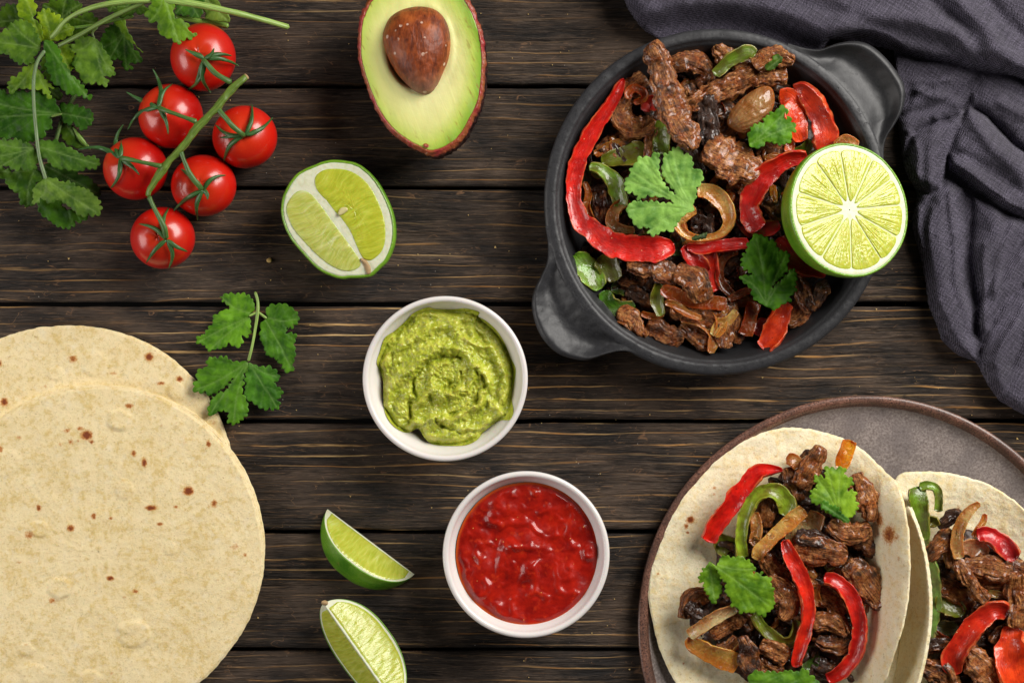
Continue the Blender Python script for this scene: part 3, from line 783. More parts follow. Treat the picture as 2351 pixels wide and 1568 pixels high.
# ------------------------------------------------------------------ the table: planks with open joints over a dark board
table = thing('wooden_table', (CX, CY, -60), 'dark stained rough plank table under all the food', 'table')
gaps = [(-90, -78), (193.5, 203.5), (427.5, 436.5), (693, 704), (962, 972.5), (1216, 1226), (1487, 1497), (1748, 1758)]
gaps = [(-330, -320)] + gaps + [(2000, 2010)]
for i in range(len(gaps) - 1):
    y0, y1 = gaps[i][1], gaps[i + 1][0]
    ny, nx = 64, 300
    x = np.linspace(-420, 2770, nx); t = np.linspace(0, 1, ny)
    X, T_ = np.meshgrid(x, t, indexing='ij')
    wob0 = 2.0 * pn(x / 130.0, i * 3.1)[:, None] + 0.8 * pn(x / 22.0, i * 5.7)[:, None]
    wob1 = 2.0 * pn(x / 130.0, (i + 1) * 3.1 + 9)[:, None] + 0.8 * pn(x / 22.0, i * 4.3 + 20)[:, None]
    Y = (y0 + wob0) * (1 - T_) + (y1 + wob1) * T_
    dist = np.minimum(Y - y0, y1 - Y)
    Z = -5.0 * np.exp(-np.clip(dist, 0, None) / 4.0) + 1.3 * fbm(X / 160, Y / 9.0, i, 3) - 1.4
    top = np.stack([X, Y, Z], -1)
    s0 = top[:, :1].copy(); s0[..., 2] = -50; s1 = top[:, -1:].copy(); s1[..., 2] = -50
    v = np.concatenate([s0, top, s1], 1).reshape(-1, 3)
    mk('plank', v, [gridf(nx, ny + 2)], MAT['wood'], table, color=([.5, .35, .38, .6, 1.0, .95, .75, .6, .6][i], 1, 1))
bx = np.array([[-420, -330, -54], [2770, -330, -54], [2770, 2010, -54], [-420, 2010, -54], [-420, -330, -70], [2770, -330, -70], [2770, 2010, -70], [-420, 2010, -70]], float)
mk('under_board', bx, [np.array([[0, 1, 2, 3], [7, 6, 5, 4], [0, 4, 5, 1], [1, 5, 6, 2], [2, 6, 7, 3], [3, 7, 4, 0]])], MAT['dark'], table, smooth=False)

# ------------------------------------------------------------------ tortillas on the left
def tortilla(cx, cy, R, z0, spots, label, cat='tortilla', group='flour tortillas piled at the left', seed=0.0, lean=None, name='tortilla'):
    n, K = 460, 150
    th = np.linspace(0, 2 * np.pi, n, endpoint=False)
    rr = R * (1 + 0.010 * pn(np.cos(th) * 1.3 + seed, np.sin(th) * 1.3) * 2 + 0.003 * pn(np.cos(th) * 7 + seed, np.sin(th) * 7) + 0.0055 * pn(np.cos(th) * 22 + seed, np.sin(th) * 22))
    rho = np.concatenate([np.linspace(0.004, 0.95, K - 14), np.linspace(0.955, 1.0, 14)])
    X = cx + rr * np.cos(th) * rho[:, None]; Y = cy + rr * np.sin(th) * rho[:, None]
    Z = z0 + 2.2 * fbm(X / 120 + seed, Y / 120, 0, 2) + 0.8 * fbm(X / 26 + seed, Y / 26, 2, 2) + 0.15 * pn(X / 8, Y / 8, seed)
    if lean is not None: Z = Z + lean(X, Y)
    Z = Z - 3.0 * sstep(0.982, 1.0, rho)[:, None]
    rb = np.random.RandomState(int(seed))
    for _ in range(16):
        bx_, by_, br_ = cx + rb.uniform(-.8, .8) * R, cy + rb.uniform(-.8, .8) * R, rb.uniform(14, 44)
        dd = np.hypot(X - bx_, (Y - by_) * rb.uniform(.8, 1.3)) / br_
        Z = Z + rb.uniform(1.5, 4.5) * sstep(1.1, 0.7, dd + 0.12 * pn(X / 20, Y / 20, seed))
    spot = np.zeros_like(X)
    for (sx, sy, w, h, st) in spots:
        st = st * 1.05
        d = np.hypot((X - sx) / w, (Y - sy) / h)
        spot = np.maximum(spot, st * np.exp(-(d ** 2) * 0.85))
        Z = Z + 1.0 * np.exp(-((np.hypot((X - sx), (Y - sy)) / (w + h)) ** 2))
    top = P(X, Y, Z).reshape(-1, 3)
    low = top[-n:].copy(); low[:, 2] -= 7; low[:, :2] = low[:, :2]
    v = np.vstack([top, low]); sp = np.concatenate([spot.ravel(), spot[-1]])
    o = mk(name, v, [gridf(K + 1, n, wrapv=True)], MAT['tortilla'], None, {'spot': sp})
    return tag(o, label, cat, group)
def sp(fr, *rows):
    return [(fr((r[0], r[1]))[0][0], fr((r[0], r[1]))[0][1], r[2] * fr.s, r[3] * fr.s, r[4]) for r in rows]
front = sp(fL, (685,740,22,14,.9), (355,870,22,14,.7), (425,860,20,12,.8), (460,895,30,26,1.2), (375,930,18,16,.7), (485,930,16,14,.8), (320,945,10,14,.5), (415,925,14,12,.5),
           (100,908,16,12,.6), (5,970,14,20,.8), (708,990,14,20,.9), (765,1040,14,26,1.1), (1105,942,14,20,1.0), (1090,965,8,8,.5), (855,842,9,8,.6), (935,832,9,8,.5),
           (980,935,16,16,.4), (1000,1190,26,22,1.3), (975,1205,12,8,.6), (800,1280,34,14,1.1), (930,1275,14,9,.8), (1135,1258,18,22,.9), (1105,1275,12,20,.45), (683,1255,12,10,.45),
           (205,1280,14,18,1.0), (497,1325,16,18,.9), (587,1335,12,8,.9), (848,1366,20,10,.9), (375,1388,22,18,1.0), (155,1425,28,26,.7), (1245,1485,26,20,.6), (1218,1490,10,10,.4), (1300,1528,10,10,.9),
           (290,1245,10,10,.35), (148,1165,9,12,.3), (1275,1120,9,7,.5), (100,1568,20,12,.5), (880,1095,8,8,.3))
front += [(253, 1327, 9, 6, 1.1), (310, 1357, 8, 6, .8), (285, 1370, 6, 4, .5), (120, 1378, 10, 8, .7), (430, 1450, 6, 5, .4), (60, 1480, 8, 5, .4), (500, 1330, 6, 4, .4), (345, 1165, 12, 6, .9), (255, 1545, 8, 5, .5)]
back = sp(fL, (790,480,24,24,1.1), (385,492,26,22,.8), (400,478,10,8,.6), (952,598,18,16,1.1), (855,620,24,11,.9), (22,720,20,24,1.1), (0,515,12,18,.9), (45,483,9,9,.5), (605,435,16,16,.4),
          (600,568,22,10,.6), (620,590,8,8,.5), (240,640,18,16,.5), (520,634,30,8,.9), (1130,830,20,16,.55))
tortilla(162, 1127, 383, 12, back, 'tortilla at the back of the pile, its upper edge showing, next to the coriander sprig', seed=3.0)
tortilla(231, 1258, 377, 22, [], 'tortilla sandwiched in the pile, only a thin rim of it showing', seed=8.0)
tortilla(226, 1266, 379, 34, front, 'topmost tortilla of the pile with a cluster of brown scorch marks', seed=5.0,
         lean=lambda x, y: 4.0 * sstep(300, 560, np.hypot(x - 60, y - 1500)))

# ------------------------------------------------------------------ white sauce bowls
def bowl(px, py, R, name, label, content_label):
    z = 125
    cx, cy = true_c(px, py, z); r = R * (H - z) / H
    t = thing(name, (cx, cy, 0), label, 'bowl', 'small white bowls of sauce')
    prof = [(0.1, 10), (r*.45, 10), (r*.52, 2), (r*.56, 0), (r*.60, 2), (r*.64, 9), (r*.80, 40), (r*.93, 85), (r*.985, z-8), (r*.997, z-3), (r*.992, z), (r*.975, z+2), (r*.958, z+2.2), (r*.938, z+1), (r*.925, z-3), (r*.910, z-12),
            (r*.86, 96), (r*.80, 70), (r*.72, 45), (r*.55, 26), (r*.3, 20), (0.1, 19)]
    pr = np.array(prof); q = crom(pr, 110)
    q[:, 0] = np.maximum(q[:, 0], 0.1)
    lathe('dish', cx, cy, q, MAT['ceramic'], t, n=180)
    return cx, cy, r
bowl(1022, 869.5, 190.5, 'guacamole_bowl', 'white round bowl that holds the green guacamole', None)
bowl(1208, 1273, 192.5, 'salsa_bowl', 'white round bowl that holds the red tomato salsa', None)

# guacamole
G_out = fGU((300,540),(278,620),(300,680),(325,760),(325,850),(335,980),(380,1070),(450,1130),(520,1148),(590,1118),(640,1190),(700,1235),(830,1248),(960,1240),(1040,1200),(1085,1145),(1200,1060),(1290,1050),(1312,985),(1300,870),(1330,680),(1290,580),(1240,460),(1180,370),(1100,300),(1045,270),(1050,235),(950,208),(850,215),(720,212),(660,200),(560,240),(490,310),(410,380),(340,430))
n = 300; K = 120
o = crom(G_out, n, closed=True)
c0 = np.array([1022., 868.])
rho = np.linspace(0.01, 1, K)
X = c0[0] + (o[:, 0] - c0[0])[None] * rho[:, None]; Y = c0[1] + (o[:, 1] - c0[1])[None] * rho[:, None]
gx, gy = (X - 780.9) / .3032, (Y - 645.1) / .3032
wx = gx + 28 * pn(gx / 90, gy / 90, 1) + 10 * pn(gx / 30, gy / 30, 4); wy = gy + 28 * pn(gx / 90, gy / 90, 7) + 10 * pn(gx / 30, gy / 30, 9)
Z = 84 + 14 * (1 - rho[:, None] ** 2) + 0 * X
ridges = [([(340,640),(380,560),(480,470),(600,420),(700,360),(860,330)], 45, 12), ([(560,260),(700,240),(860,290),(960,260),(1030,280)], 40, 8),
 ([(340,950),(360,820),(420,740),(520,700),(600,600),(720,520),(860,500),(960,540),(1010,640)], 48, 15), ([(840,850),(760,840),(700,790),(700,700),(740,640),(800,620)], 26, 12),
 ([(900,820),(900,740),(940,680)], 22, 9), ([(560,900),(620,900),(680,840),(760,880),(860,870),(960,800),(1010,720)], 32, 15),
 ([(540,1060),(640,1090),(720,1050),(860,1050),(960,970),(1060,900),(1110,800),(1090,700),(1040,660)], 38, 16), ([(1180,960),(1240,860),(1240,720),(1180,560),(1100,500),(980,470)], 36, 13),
 ([(640,1180),(780,1180),(900,1140),(1040,1120),(1200,1020),(1290,990)], 42, 10), ([(880,370),(900,430),(980,440),(1000,380)], 32, 12), ([(430,1080),(460,960),(500,860)], 36, 7)]
for pl, w, h in ridges:
    h = h * 1.15
    d = seg_dist(wx, wy, crom(np.array(pl, float), 24)); Z = Z + h * np.exp(-(d / w) ** 2)
grooves = [([(560,900),(555,800),(590,700),(680,610),(800,580),(900,590)], 15, 13), ([(1075,720),(1085,800),(1020,900),(940,970),(840,1000)], 12, 11), ([(510,1060),(530,960),(545,900)], 22, 16),
 ([(780,820),(820,800),(830,760)], 22, 14), ([(920,690),(910,740),(870,800)], 13, 10), ([(730,1060),(900,1150),(1060,1130)], 14, 10), ([(880,420),(900,350),(930,300)], 14, 8), ([(1020,380),(1060,440),(1110,480)], 16, 10), ([(400,560),(380,700)], 12, 5), ([(590,1110),(640,1090)], 14, 9)]
for pl, w, h in grooves:
    d = seg_dist(wx, wy, crom(np.array(pl, float), 24)); Z = Z - h * np.exp(-(d / w) ** 2)
Z = Z + 4.2 * fbm(gx / 42, gy / 42, 3, 3) + 1.3 * np.abs(pn(gx / 15, gy / 15, 2))
Z = Z - 16 * sstep(0.88, 1.0, rho)[:, None] ** 2
gbx, gby = true_c(1022, 869.5, 125); gbr = 190.5 * (H - 125) / H
gw = P(X, Y, 80)
Z = np.maximum(Z, np.interp(np.hypot(gw[..., 0] - gbx, gw[..., 1] - gby) / gbr, [0, .55, .72, .80, .86, .91, .93], [20, 26, 45, 70, 96, 113, 122]) + 1.5)
g = mk('guacamole', np.vstack([P(X, Y, Z).reshape(-1, 3)]), [gridf(K, n, wrapv=True)], MAT['guac'], None, {'hgt': Z.ravel()})
tag(g, 'swirled chunky green guacamole filling the upper white bowl', 'guacamole')

# salsa
K = 130; n = 320
th = np.linspace(0, 2 * np.pi, n, endpoint=False)
cs = true_c(1208, 1273, 125)
rs = 164.5 * (1 + 0.008 * pn(np.cos(th) * 4, np.sin(th) * 4))
rho = np.linspace(0.006, 1, K)
X = 1211 + rs * np.cos(th) * rho[:, None]; Y = 1271 + rs * np.sin(th) * rho[:, None]
Z = 97 + 7.0 * fbm(X / 75, Y / 75, 1, 2) + 0.5 * pn(X / 11, Y / 11, 1) + 0 * X
lump = np.maximum(0, pn(X / 27 + 3, Y / 27, 5) - 0.08) * 8; Z = Z + lump
for (lx, ly, w, h) in [(1550,720,150,9),(1650,560,120,6),(1300,860,130,8),(1480,600,50,7),(1640,780,60,8),(2050,650,55,13),(1890,880,120,6),(1450,300,120,6),(1750,300,120,4),(1290,560,70,6),(1380,420,50,6)]:
    q = fS((lx, ly))[0]; d = np.hypot(X - q[0], Y - q[1]) / (w * .3288); Z = Z + h * np.exp(-d ** 4)
Z = Z * 1 - (Z - 95) * sstep(0.90, 0.985, rho)[:, None]
s_ = mk('tomato_salsa', P(X, Y, Z).reshape(-1, 3), [gridf(K, n, wrapv=True)], MAT['salsa'], None, {'rimw': (sstep(0.95, 1.0, rho)[:, None] + 0 * X).ravel()})
tag(s_, 'glossy chunky red tomato salsa filling the lower white bowl', 'salsa')

# ------------------------------------------------------------------ black pan
ZR = 112
pcx, pcy = true_c(1645, 464, ZR); kz = (H - ZR) / H
pan = thing('serving_pan', (pcx, pcy, 0), 'round black cast iron pan with two lobed handles heaped with fajita beef', 'pan')
Ro = 397 * kz; Ri = 366 * kz
prof = np.array([(0.1, 4), (Ro*.72, 4), (Ro*.76, 0), (Ro*.80, 3), (Ro*.88, 40), (Ro*.95, 80), (Ro*.992, ZR-12), (Ro, ZR-5), (Ro*.993, ZR), (Ro*.97, ZR+3), (Ro*.93, ZR+3), (Ri*1.01, ZR), (Ri*.985, ZR-8),
                 (Ri*.95, 84), (Ri*.90, 52), (Ri*.84, 30), (Ri*.74, 20), (Ri*.4, 17), (0.1, 17)], float)
q = crom(prof, 150); q[:, 0] = np.maximum(q[:, 0], .1)
ham_sheen = np.where((q[:, 0] > Ri * .99) & (q[:, 1] > 50), 1.0, 0.08)  # rim mask: drives the hammering and the painted-in lighter sheen
n = 280; th = np.linspace(0, 2 * np.pi, n, endpoint=False)
hm = ham_sheen[:, None] * (2.2 * pn(np.cos(th) * q[:, 0][:, None] / 17, np.sin(th) * q[:, 0][:, None] / 17, q[:, 1][:, None] / 25)) * 0.55 * (0.3 + 0.7 * sstep(0.2, -0.6, np.cos(th)))
R = q[:, 0][:, None] + hm * 0.5
v = np.stack([pcx + R * np.cos(th) * 0.998, pcy + R * np.sin(th) * 1.003, q[:, 1][:, None] + hm], -1).reshape(-1, 3)
mk('pan_body', v, [gridf(len(q), n, wrapv=True)], MAT['iron'], pan, {'ham_sheen': np.repeat(ham_sheen * 0.7, n)})
def handle(outer, lab=None, dip=20, hamv=0.7):
    """lug: outer edge traced, inner edge runs under the rim; the middle is dished"""
    o = crom(np.asarray(outer, float), 110)
    a = np.arctan2(o[:, 1] - 464, o[:, 0] - 1645)
    inn = np.stack([1645 + 380 * np.cos(a), 464 + 380 * np.sin(a)], -1)
    t = np.linspace(0, 1, 34)
    X = inn[:, 0][:, None] * (1 - t) + o[:, 0][:, None] * t; Y = inn[:, 1][:, None] * (1 - t) + o[:, 1][:, None] * t
    wid = np.linalg.norm(o - inn, axis=1)
    dp = dip * np.clip((wid - 25) / 70, 0, 1)
    Z = ZR + 1.5 - dp[:, None] * np.sin(np.pi * np.clip((t - 0.10) / 0.80, 0, 1)) ** 1.3 - (7 * sstep(0.93, 1.0, t))[None]
    Z = Z + hamv * 1.5 * pn(X / 17, Y / 17, 3) + hamv * 1.8 * pn(X / 36, Y / 36, 8)
    top = P(X, Y, Z)
    side = top[:, -1:].copy(); side[..., 2] -= 9
    under = top[:, ::-1].copy(); under[..., 2] -= 20; under[:, 0, 2] += 4
    v = np.concatenate([top, side, under], 1)
    return mk('handle', v.reshape(-1, 3), [gridf(len(o), v.shape[1])], MAT['iron'], pan, {'ham_sheen': np.full(v.shape[0] * v.shape[1], hamv * 0.75)})
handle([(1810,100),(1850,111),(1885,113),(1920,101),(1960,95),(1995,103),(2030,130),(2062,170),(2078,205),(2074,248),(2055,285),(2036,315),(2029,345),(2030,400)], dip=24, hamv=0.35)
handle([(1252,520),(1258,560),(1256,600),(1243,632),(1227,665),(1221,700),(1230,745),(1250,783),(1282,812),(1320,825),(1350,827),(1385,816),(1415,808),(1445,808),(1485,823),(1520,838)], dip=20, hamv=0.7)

# scraps and sauce under the strips
th = np.linspace(0, 2 * np.pi, 240, endpoint=False)
def scraps(outline, z0, h, name, label, K=90, flat=False):
    o = crom(np.asarray(outline, float), 240, closed=True); c = o.mean(0)
    rho = np.linspace(0.01, 1, K)
    X = c[0] + (o[:, 0] - c[0])[None] * rho[:, None]; Y = c[1] + (o[:, 1] - c[1])[None] * rho[:, None]
    Z = z0 + h * (1 - rho[:, None] ** 3) + (16 * fbm(X / 34, Y / 34, 2, 4) + 5 * pn(X / 8, Y / 8, 3)) * (1 - rho[:, None] ** 6)
    ob = mk(name, P(X, Y, Z).reshape(-1, 3), [gridf(K, 240, wrapv=True)], MAT['sauce'], None)
    return tag(ob, label, 'sauce', kind='stuff')
scraps([(1440,150),(1560,130),(1700,115),(1780,170),(1870,250),(1900,330),(1930,450),(1900,600),(1860,690),(1780,760),(1680,780),(1560,765),(1450,730),(1370,660),(1340,580),(1335,480),(1350,390),(1400,280)], 22, 42, 'meat_scraps', 'dark sauce and small scraps under the beef in the pan')

# ------------------------------------------------------------------ stoneware plate
pz = 34
qx, qy = true_c(1990, 1435, pz); kp = (H - pz) / H; Rp = 526 * kp
plate = thing('dinner_plate', (qx, qy, 0), 'grey speckled stoneware plate with brown rim under the folded tacos', 'plate')
rimp = crom(np.array([(Rp*.90, 3), (Rp*.955, 10), (Rp*.985, 22), (Rp, pz-5), (Rp*.999, pz), (Rp*.99, pz+2.5), (Rp*.975, pz+2), (Rp*.962, pz-3), (Rp*.952, pz-10)], float), 34)
lathe('rim', qx, qy, rimp, MAT['platerim'], plate, n=300, wob=0.004)
well = crom(np.array([(0.1, 9), (Rp*.5, 9), (Rp*.82, 10), (Rp*.91, 13), (Rp*.945, 20), (Rp*.9535, pz-9.5)], float), 60); well[:, 0] = np.maximum(well[:, 0], .1)
lathe('well', qx, qy, well, MAT['plate'], plate, n=300, wob=0.004)
foot = crom(np.array([(0.1, 4), (Rp*.6, 4), (Rp*.64, 0), (Rp*.68, 3), (Rp*.90, 3)], float), 20); foot[:, 0] = np.maximum(foot[:, 0], .1)
lathe('foot', qx, qy, foot, MAT['platerim'], plate, n=120)

# folded tortillas on the plate
def folded(outline, center, zfun, spots, label, name='taco_tortilla', K=120, n=420, seed=0.0, extra=None):
    o = crom(np.asarray(outline, float), n, closed=True)
    tt = np.arange(n) / n * 2 * np.pi
    nr = pn(np.cos(tt) * 24 + seed, np.sin(tt) * 24) * 0.006 + pn(np.cos(tt) * 7 + seed, np.sin(tt) * 7) * 0.006
    c = np.array(center, float)
    o = c + (o - c) * (1 + nr)[:, None]
    rho = np.concatenate([np.linspace(0.01, 0.95, K - 14), np.linspace(0.955, 1.0, 14)])
    X = c[0] + (o[:, 0] - c[0])[None] * rho[:, None]; Y = c[1] + (o[:, 1] - c[1])[None] * rho[:, None]
    Z = zfun(X, Y) + 2.6 * fbm(X / 70 + seed, Y / 70, 0, 3) + 0.8 * fbm(X / 16, Y / 16, seed, 2)
    Z = Z - 2.0 * sstep(0.985, 1.0, rho)[:, None]
    spot = np.zeros_like(X)
    for (sx, sy, w, h, st) in spots:
        spot = np.maximum(spot, st * np.exp(-np.hypot((X - sx) / w, (Y - sy) / h) ** 2 * 0.9))
    top = P(X, Y, Z); k = top.reshape(-1, 3)
    low = k[-n:].copy(); low[:, 2] -= 9
    v = np.vstack([k, low]); sp_ = np.concatenate([spot.ravel(), spot[-1]]); f = [gridf(K + 1, n, wrapv=True)]
    if extra is not None:
        ev, ef = extra
        f.append(ef + len(v)); v = np.vstack([v, ev]); sp_ = np.concatenate([sp_, np.zeros(len(ev))])
    ob = mk(name, v, f, MAT['tortilla2'], None, {'spot': sp_})
    return tag(ob, label, 'tortilla', 'folded taco tortillas')
# rear taco: flat part and the flap that leans over its filling
edgeB = crom(np.array([(2066,1110),(2090,1172),(2112,1235),(2126,1300),(2133,1365),(2133,1420),(2127,1475),(2116,1530),(2098,1600),(2085,1640)], float), 150)
edgeB[:, 0] += 1.6 * pn(np.arange(150) / 3.0, 2.0)
t = np.linspace(0, 1, 26)
ftx = edgeB[:, 0] - 62
X = edgeB[:, 0][:, None] * t + ftx[:, None] * (1 - t); Y = edgeB[:, 1][:, None] + 0 * t
rise = sstep(0, 25, np.arange(150))[:, None]
Z = 28 + (8 + 125 * rise) * t[None] ** 0.8 + 1.6 * fbm(X / 40, Y / 40, 4, 3)
tp = P(X, Y, Z); sd_ = tp[:, -1:].copy(); sd_[..., 0] += 3.5; sd_[..., 2] -= 5
vv = np.concatenate([tp, sd_], 1)
# the inner face of the flap
inn = tp[:, ::-1].copy(); inn[..., 0] += 8; inn[..., 2] -= 4
vv = np.concatenate([vv, inn], 1)
folded([(2040,1140),(2062,1094),(2090,1084),(2150,1083),(2200,1090),(2260,1108),(2310,1135),(2351,1168),(2420,1240),(2460,1330),(2470,1430),(2430,1560),(2340,1660),(2180,1700),(2060,1640),(2020,1500),(2010,1300)], (2230, 1390),
       lambda x, y: 22 + 26 * sstep(0.55, 1.0, np.hypot((x - 2230) / 240, (y - 1390) / 300)), sp(fF, (1130,870,22,18,.6), (1425,1020,26,14,.6), (1400,1035,12,14,.4), (1050,930,40,10,.7), (1585,1060,10,22,.7)) , 'rear taco tortilla at the right edge, folded round beef and peppers', seed=11.0,
       extra=(vv.reshape(-1, 3), gridf(150, vv.shape[1])))
# front taco
fsp = sp(fE, (385,955,30,26,1.2), (355,1000,18,22,1.0), (365,1045,14,12,1.0), (555,730,16,14,.8), (550,775,14,10,.8), (608,706,8,7,.8), (1165,365,14,12,.6), (835,485,14,12,.6), (920,475,10,8,.5), (990,510,14,9,.7),
         (890,540,12,10,.6), (570,632,8,7,.6), (157,1335,12,10,.8), (640,765,6,6,.5), (820,590,30,8,.7), (1050,790,20,8,.5), (328,888,5,5,.7))
fsp += sp(fF, (520,735,20,18,.7), (540,870,24,50,.7), (570,960,34,60,.9), (640,1060,50,70,1.0), (690,1080,30,30,.7), (707,1230,14,30,.5))
fsp += sp(fG, (415,1395,14,12,.8), (190,615,14,12,.6), (400,790,14,30,.6), (250,1185,14,12,.4), (310,1240,10,10,.4))
folded([(1489,1380),(1490,1330),(1502,1280),(1525,1215),(1560,1150),(1610,1088),(1670,1035),(1730,1002),(1790,984),(1850,984),(1920,1000),(1985,1036),(2030,1080),(2062,1112),(2078,1160),(2086,1210),(2090,1270),(2090,1330),(2084,1390),(2070,1455),(2048,1520),(2030,1568),(1990,1640),(1880,1690),(1750,1690),(1640,1660),(1560,1580),(1515,1490)],
       (1800, 1340), lambda x, y: 24 + 12 * sstep(0.5, 1.0, np.hypot((x - 1790) / 300, (y - 1340) / 350)) + 150 * sstep(1925, 2110, x + 0.10 * np.abs(y - 1330)) ** 1.2 * sstep(980, 1180, y) - 0 * x, fsp,
       'front taco tortilla on the plate, folded round beef, peppers and coriander', seed=6.0)
scraps(np.vstack([fE((560,1100),(620,1250),(700,1150),(780,900),(900,780),(1050,560),(1300,520),(1500,700)), [(2000,1230),(2025,1290),(2030,1360),(2020,1430),(1990,1500),(1950,1580),(1800,1600),(1690,1560),(1590,1480),(1570,1420),(1600,1370),(1640,1320)]]), 22, 38, 'meat_scraps', 'dark juices and scraps under the filling of the front taco')
scraps([(2150,1230),(2220,1210),(2300,1250),(2400,1330),(2420,1450),(2350,1600),(2200,1640),(2120,1600),(2130,1500),(2150,1400),(2145,1300)], 20, 46, 'meat_scraps', 'dark juices and scraps under the filling of the rear taco')

# ------------------------------------------------------------------ napkin
gx = np.arange(1400, 2620, 3.2); gy = np.arange(-220, 1010, 3.2)
X, Y = np.meshgrid(gx, gy, indexing='ij')
wX = X + 7 * pn(X / 80, Y / 80, 1); wY = Y + 7 * pn(X / 80, Y / 80, 5)
def sheet(poly, base, h, rad, frame=None):
    h = h * 1.45; rad = rad * 0.62; base = base * 1.2
    p = np.asarray(poly, float)[:, :2]
    d = sdist(wX, wY, p)
    return np.where(d > 0, base + h * np.sqrt(np.clip(1 - (1 - np.clip(d / rad, 0, 1)) ** 2, 0, 1)), -60)
kk = fK
Z = np.full(X.shape, -60.0)
def over(*a): 
    global Z
    Z = np.maximum(Z, sheet(*a))
D0 = lambda *p: np.array(p, float)
# base layers
over(np.vstack([kk((560,180),(575,480),(600,600),(640,720),(632,790),(640,870),(655,960),(690,1110),(735,1240),(790,1290),(860,1330),(900,1400),(940,1465),(1040,1518)), D0((2640,1010),(2640,60),(2000,60))]), 2, 16, 22)
over(kk((560,200),(900,240),(900,300),(820,400),(760,430),(700,440),(650,490),(580,480)), 12, 16, 40)
over(np.vstack([kk((850,700),(838,880),(852,1050),(882,1335),(905,1400),(940,1462),(1040,1515)), D0((2640,1010),(2640,500)), kk((1040,790),(960,770))]), 8, 30, 60)
over(np.vstack([kk((640,700),(632,790),(645,890),(655,960),(690,1110),(735,1240),(800,1300),(868,1335),(872,1250),(848,1060),(830,880),(832,690),(760,640))]), 6, 34, 70)
over(np.vstack([kk((885,1330),(925,1240),(1000,1150),(1040,1110)), D0((2640,600),(2640,1010)), kk((1040,1515),(945,1460),(900,1400))]), 22, 26, 50)
over(np.vstack([kk((835,390),(900,430),(960,490),(1010,545),(1040,560)), D0((2640,480),(2640,640)), kk((1040,790),(960,768),(900,720),(840,680),(770,625),(762,560),(780,480))]), 22, 36, 60)
over(kk((605,600),(620,540),(640,490),(700,450),(770,430),(812,395),(850,340),(885,262),(780,250),(650,300),(590,380),(580,470)), 16, 22, 40)
over(kk((600,600),(615,545),(640,500),(690,470),(760,440),(805,400),(820,400),(800,470),(765,570),(752,640),(735,690),(690,707),(640,695),(615,660)), 24, 42, 48)
over(np.vstack([kk((890,262),(960,268),(1040,300)), D0((2640,330),(2640,600)), kk((1040,550),(1000,520),(930,450),(850,390),(850,330))]), 14, 26, 60)
over(np.vstack([D0((1425,-10),(1440,20),(1462,48),(1482,72),(1520,95)), kk((0,170),(230,230),(330,150),(520,185),(600,200),(700,222),(800,238),(880,256),(960,264),(1040,292)), D0((2640,330),(2640,-220),(1380,-220),(1400,-80))]), 22, 52, 90)
def fold(pts, w, h, fr=kk):
    global Z
    d = seg_dist(wX, wY, crom(fr(*pts), 20)); Z = np.where(Z > 0, Z + 1.45 * h * np.exp(-(d / (0.8 * w)) ** 2), Z)
fold([(-200,20),(0,60),(200,150)], 40, 8); fold([(300,170),(360,100),(520,60),(700,90),(850,150),(1000,240)], 26, 12); fold([(200,0),(400,60),(560,110),(760,170)], 22, -9)
fold([(800,0),(880,90),(960,180),(1040,240)], 24, 13); fold([(700,0),(800,80),(880,170)], 20, -10); fold([(900,0),(1040,130)], 20, -8)
fold([(640,330),(700,350),(790,370)], 16, 8); fold([(600,420),(680,400),(760,370),(850,300)], 12, -7); fold([(720,440),(700,540),(690,660)], 16, 7)
fold([(860,450),(940,560),(1040,640)], 20, 9); fold([(800,560),(900,610),(1040,700)], 16, -7); fold([(790,600),(880,660),(980,740),(1040,760)], 12, 8)
fold([(1040,900),(940,1000),(870,1110)], 12, -7); fold([(1040,960),(960,1060),(890,1180)], 16, 10); fold([(1040,1050),(960,1120),(890,1250)], 10, -7)
fold([(740,720),(730,900),(760,1080),(820,1260)], 26, 9); fold([(690,740),(680,880),(720,1080)], 14, -5); fold([(930,760),(930,900),(900,1040)], 30, 9); fold([(800,1290),(740,1200)], 10, -6)
fold([(1000,1180),(960,1260),(950,1380)], 18, 8); fold([(1040,1230),(1000,1330)], 14, -8)
fold([(700,760),(690,900),(720,1060),(770,1200)], 12, 7); fold([(770,700),(790,860),(800,1040),(840,1200)], 12, 8); fold([(650,760),(665,900)], 8, 5); fold([(900,900),(890,1060),(900,1200)], 12, 8); fold([(1000,820),(960,920),(930,1060)], 12, 8); fold([(1040,1120),(980,1220),(930,1330)], 10, 7); fold([(620,480),(660,560),(650,640)], 8, 6); fold([(560,330),(640,300),(760,290)], 10, 7); fold([(560,400),(620,370),(700,330)], 9, -6); fold([(860,300),(850,380),(800,460)], 9, 6)
fold([(960,380),(1040,420)], 16, 8); fold([(950,320),(1040,350)], 12, -6)
Z = np.where(Z > -50, Z + 3.5 * fbm(X / 70, Y / 70, 2, 3) + 0.8 * pn(X / 12, Y / 12, 2), Z)
# soften the steps a little
for _ in range(1):
    Zp = np.pad(Z, 1, mode='edge'); Zs = (Zp[:-2, 1:-1] + Zp[2:, 1:-1] + Zp[1:-1, :-2] + Zp[1:-1, 2:] + 2 * Z) / 6
    Z = np.where((Z > 0) | (Zs > 0), Zs, Z)
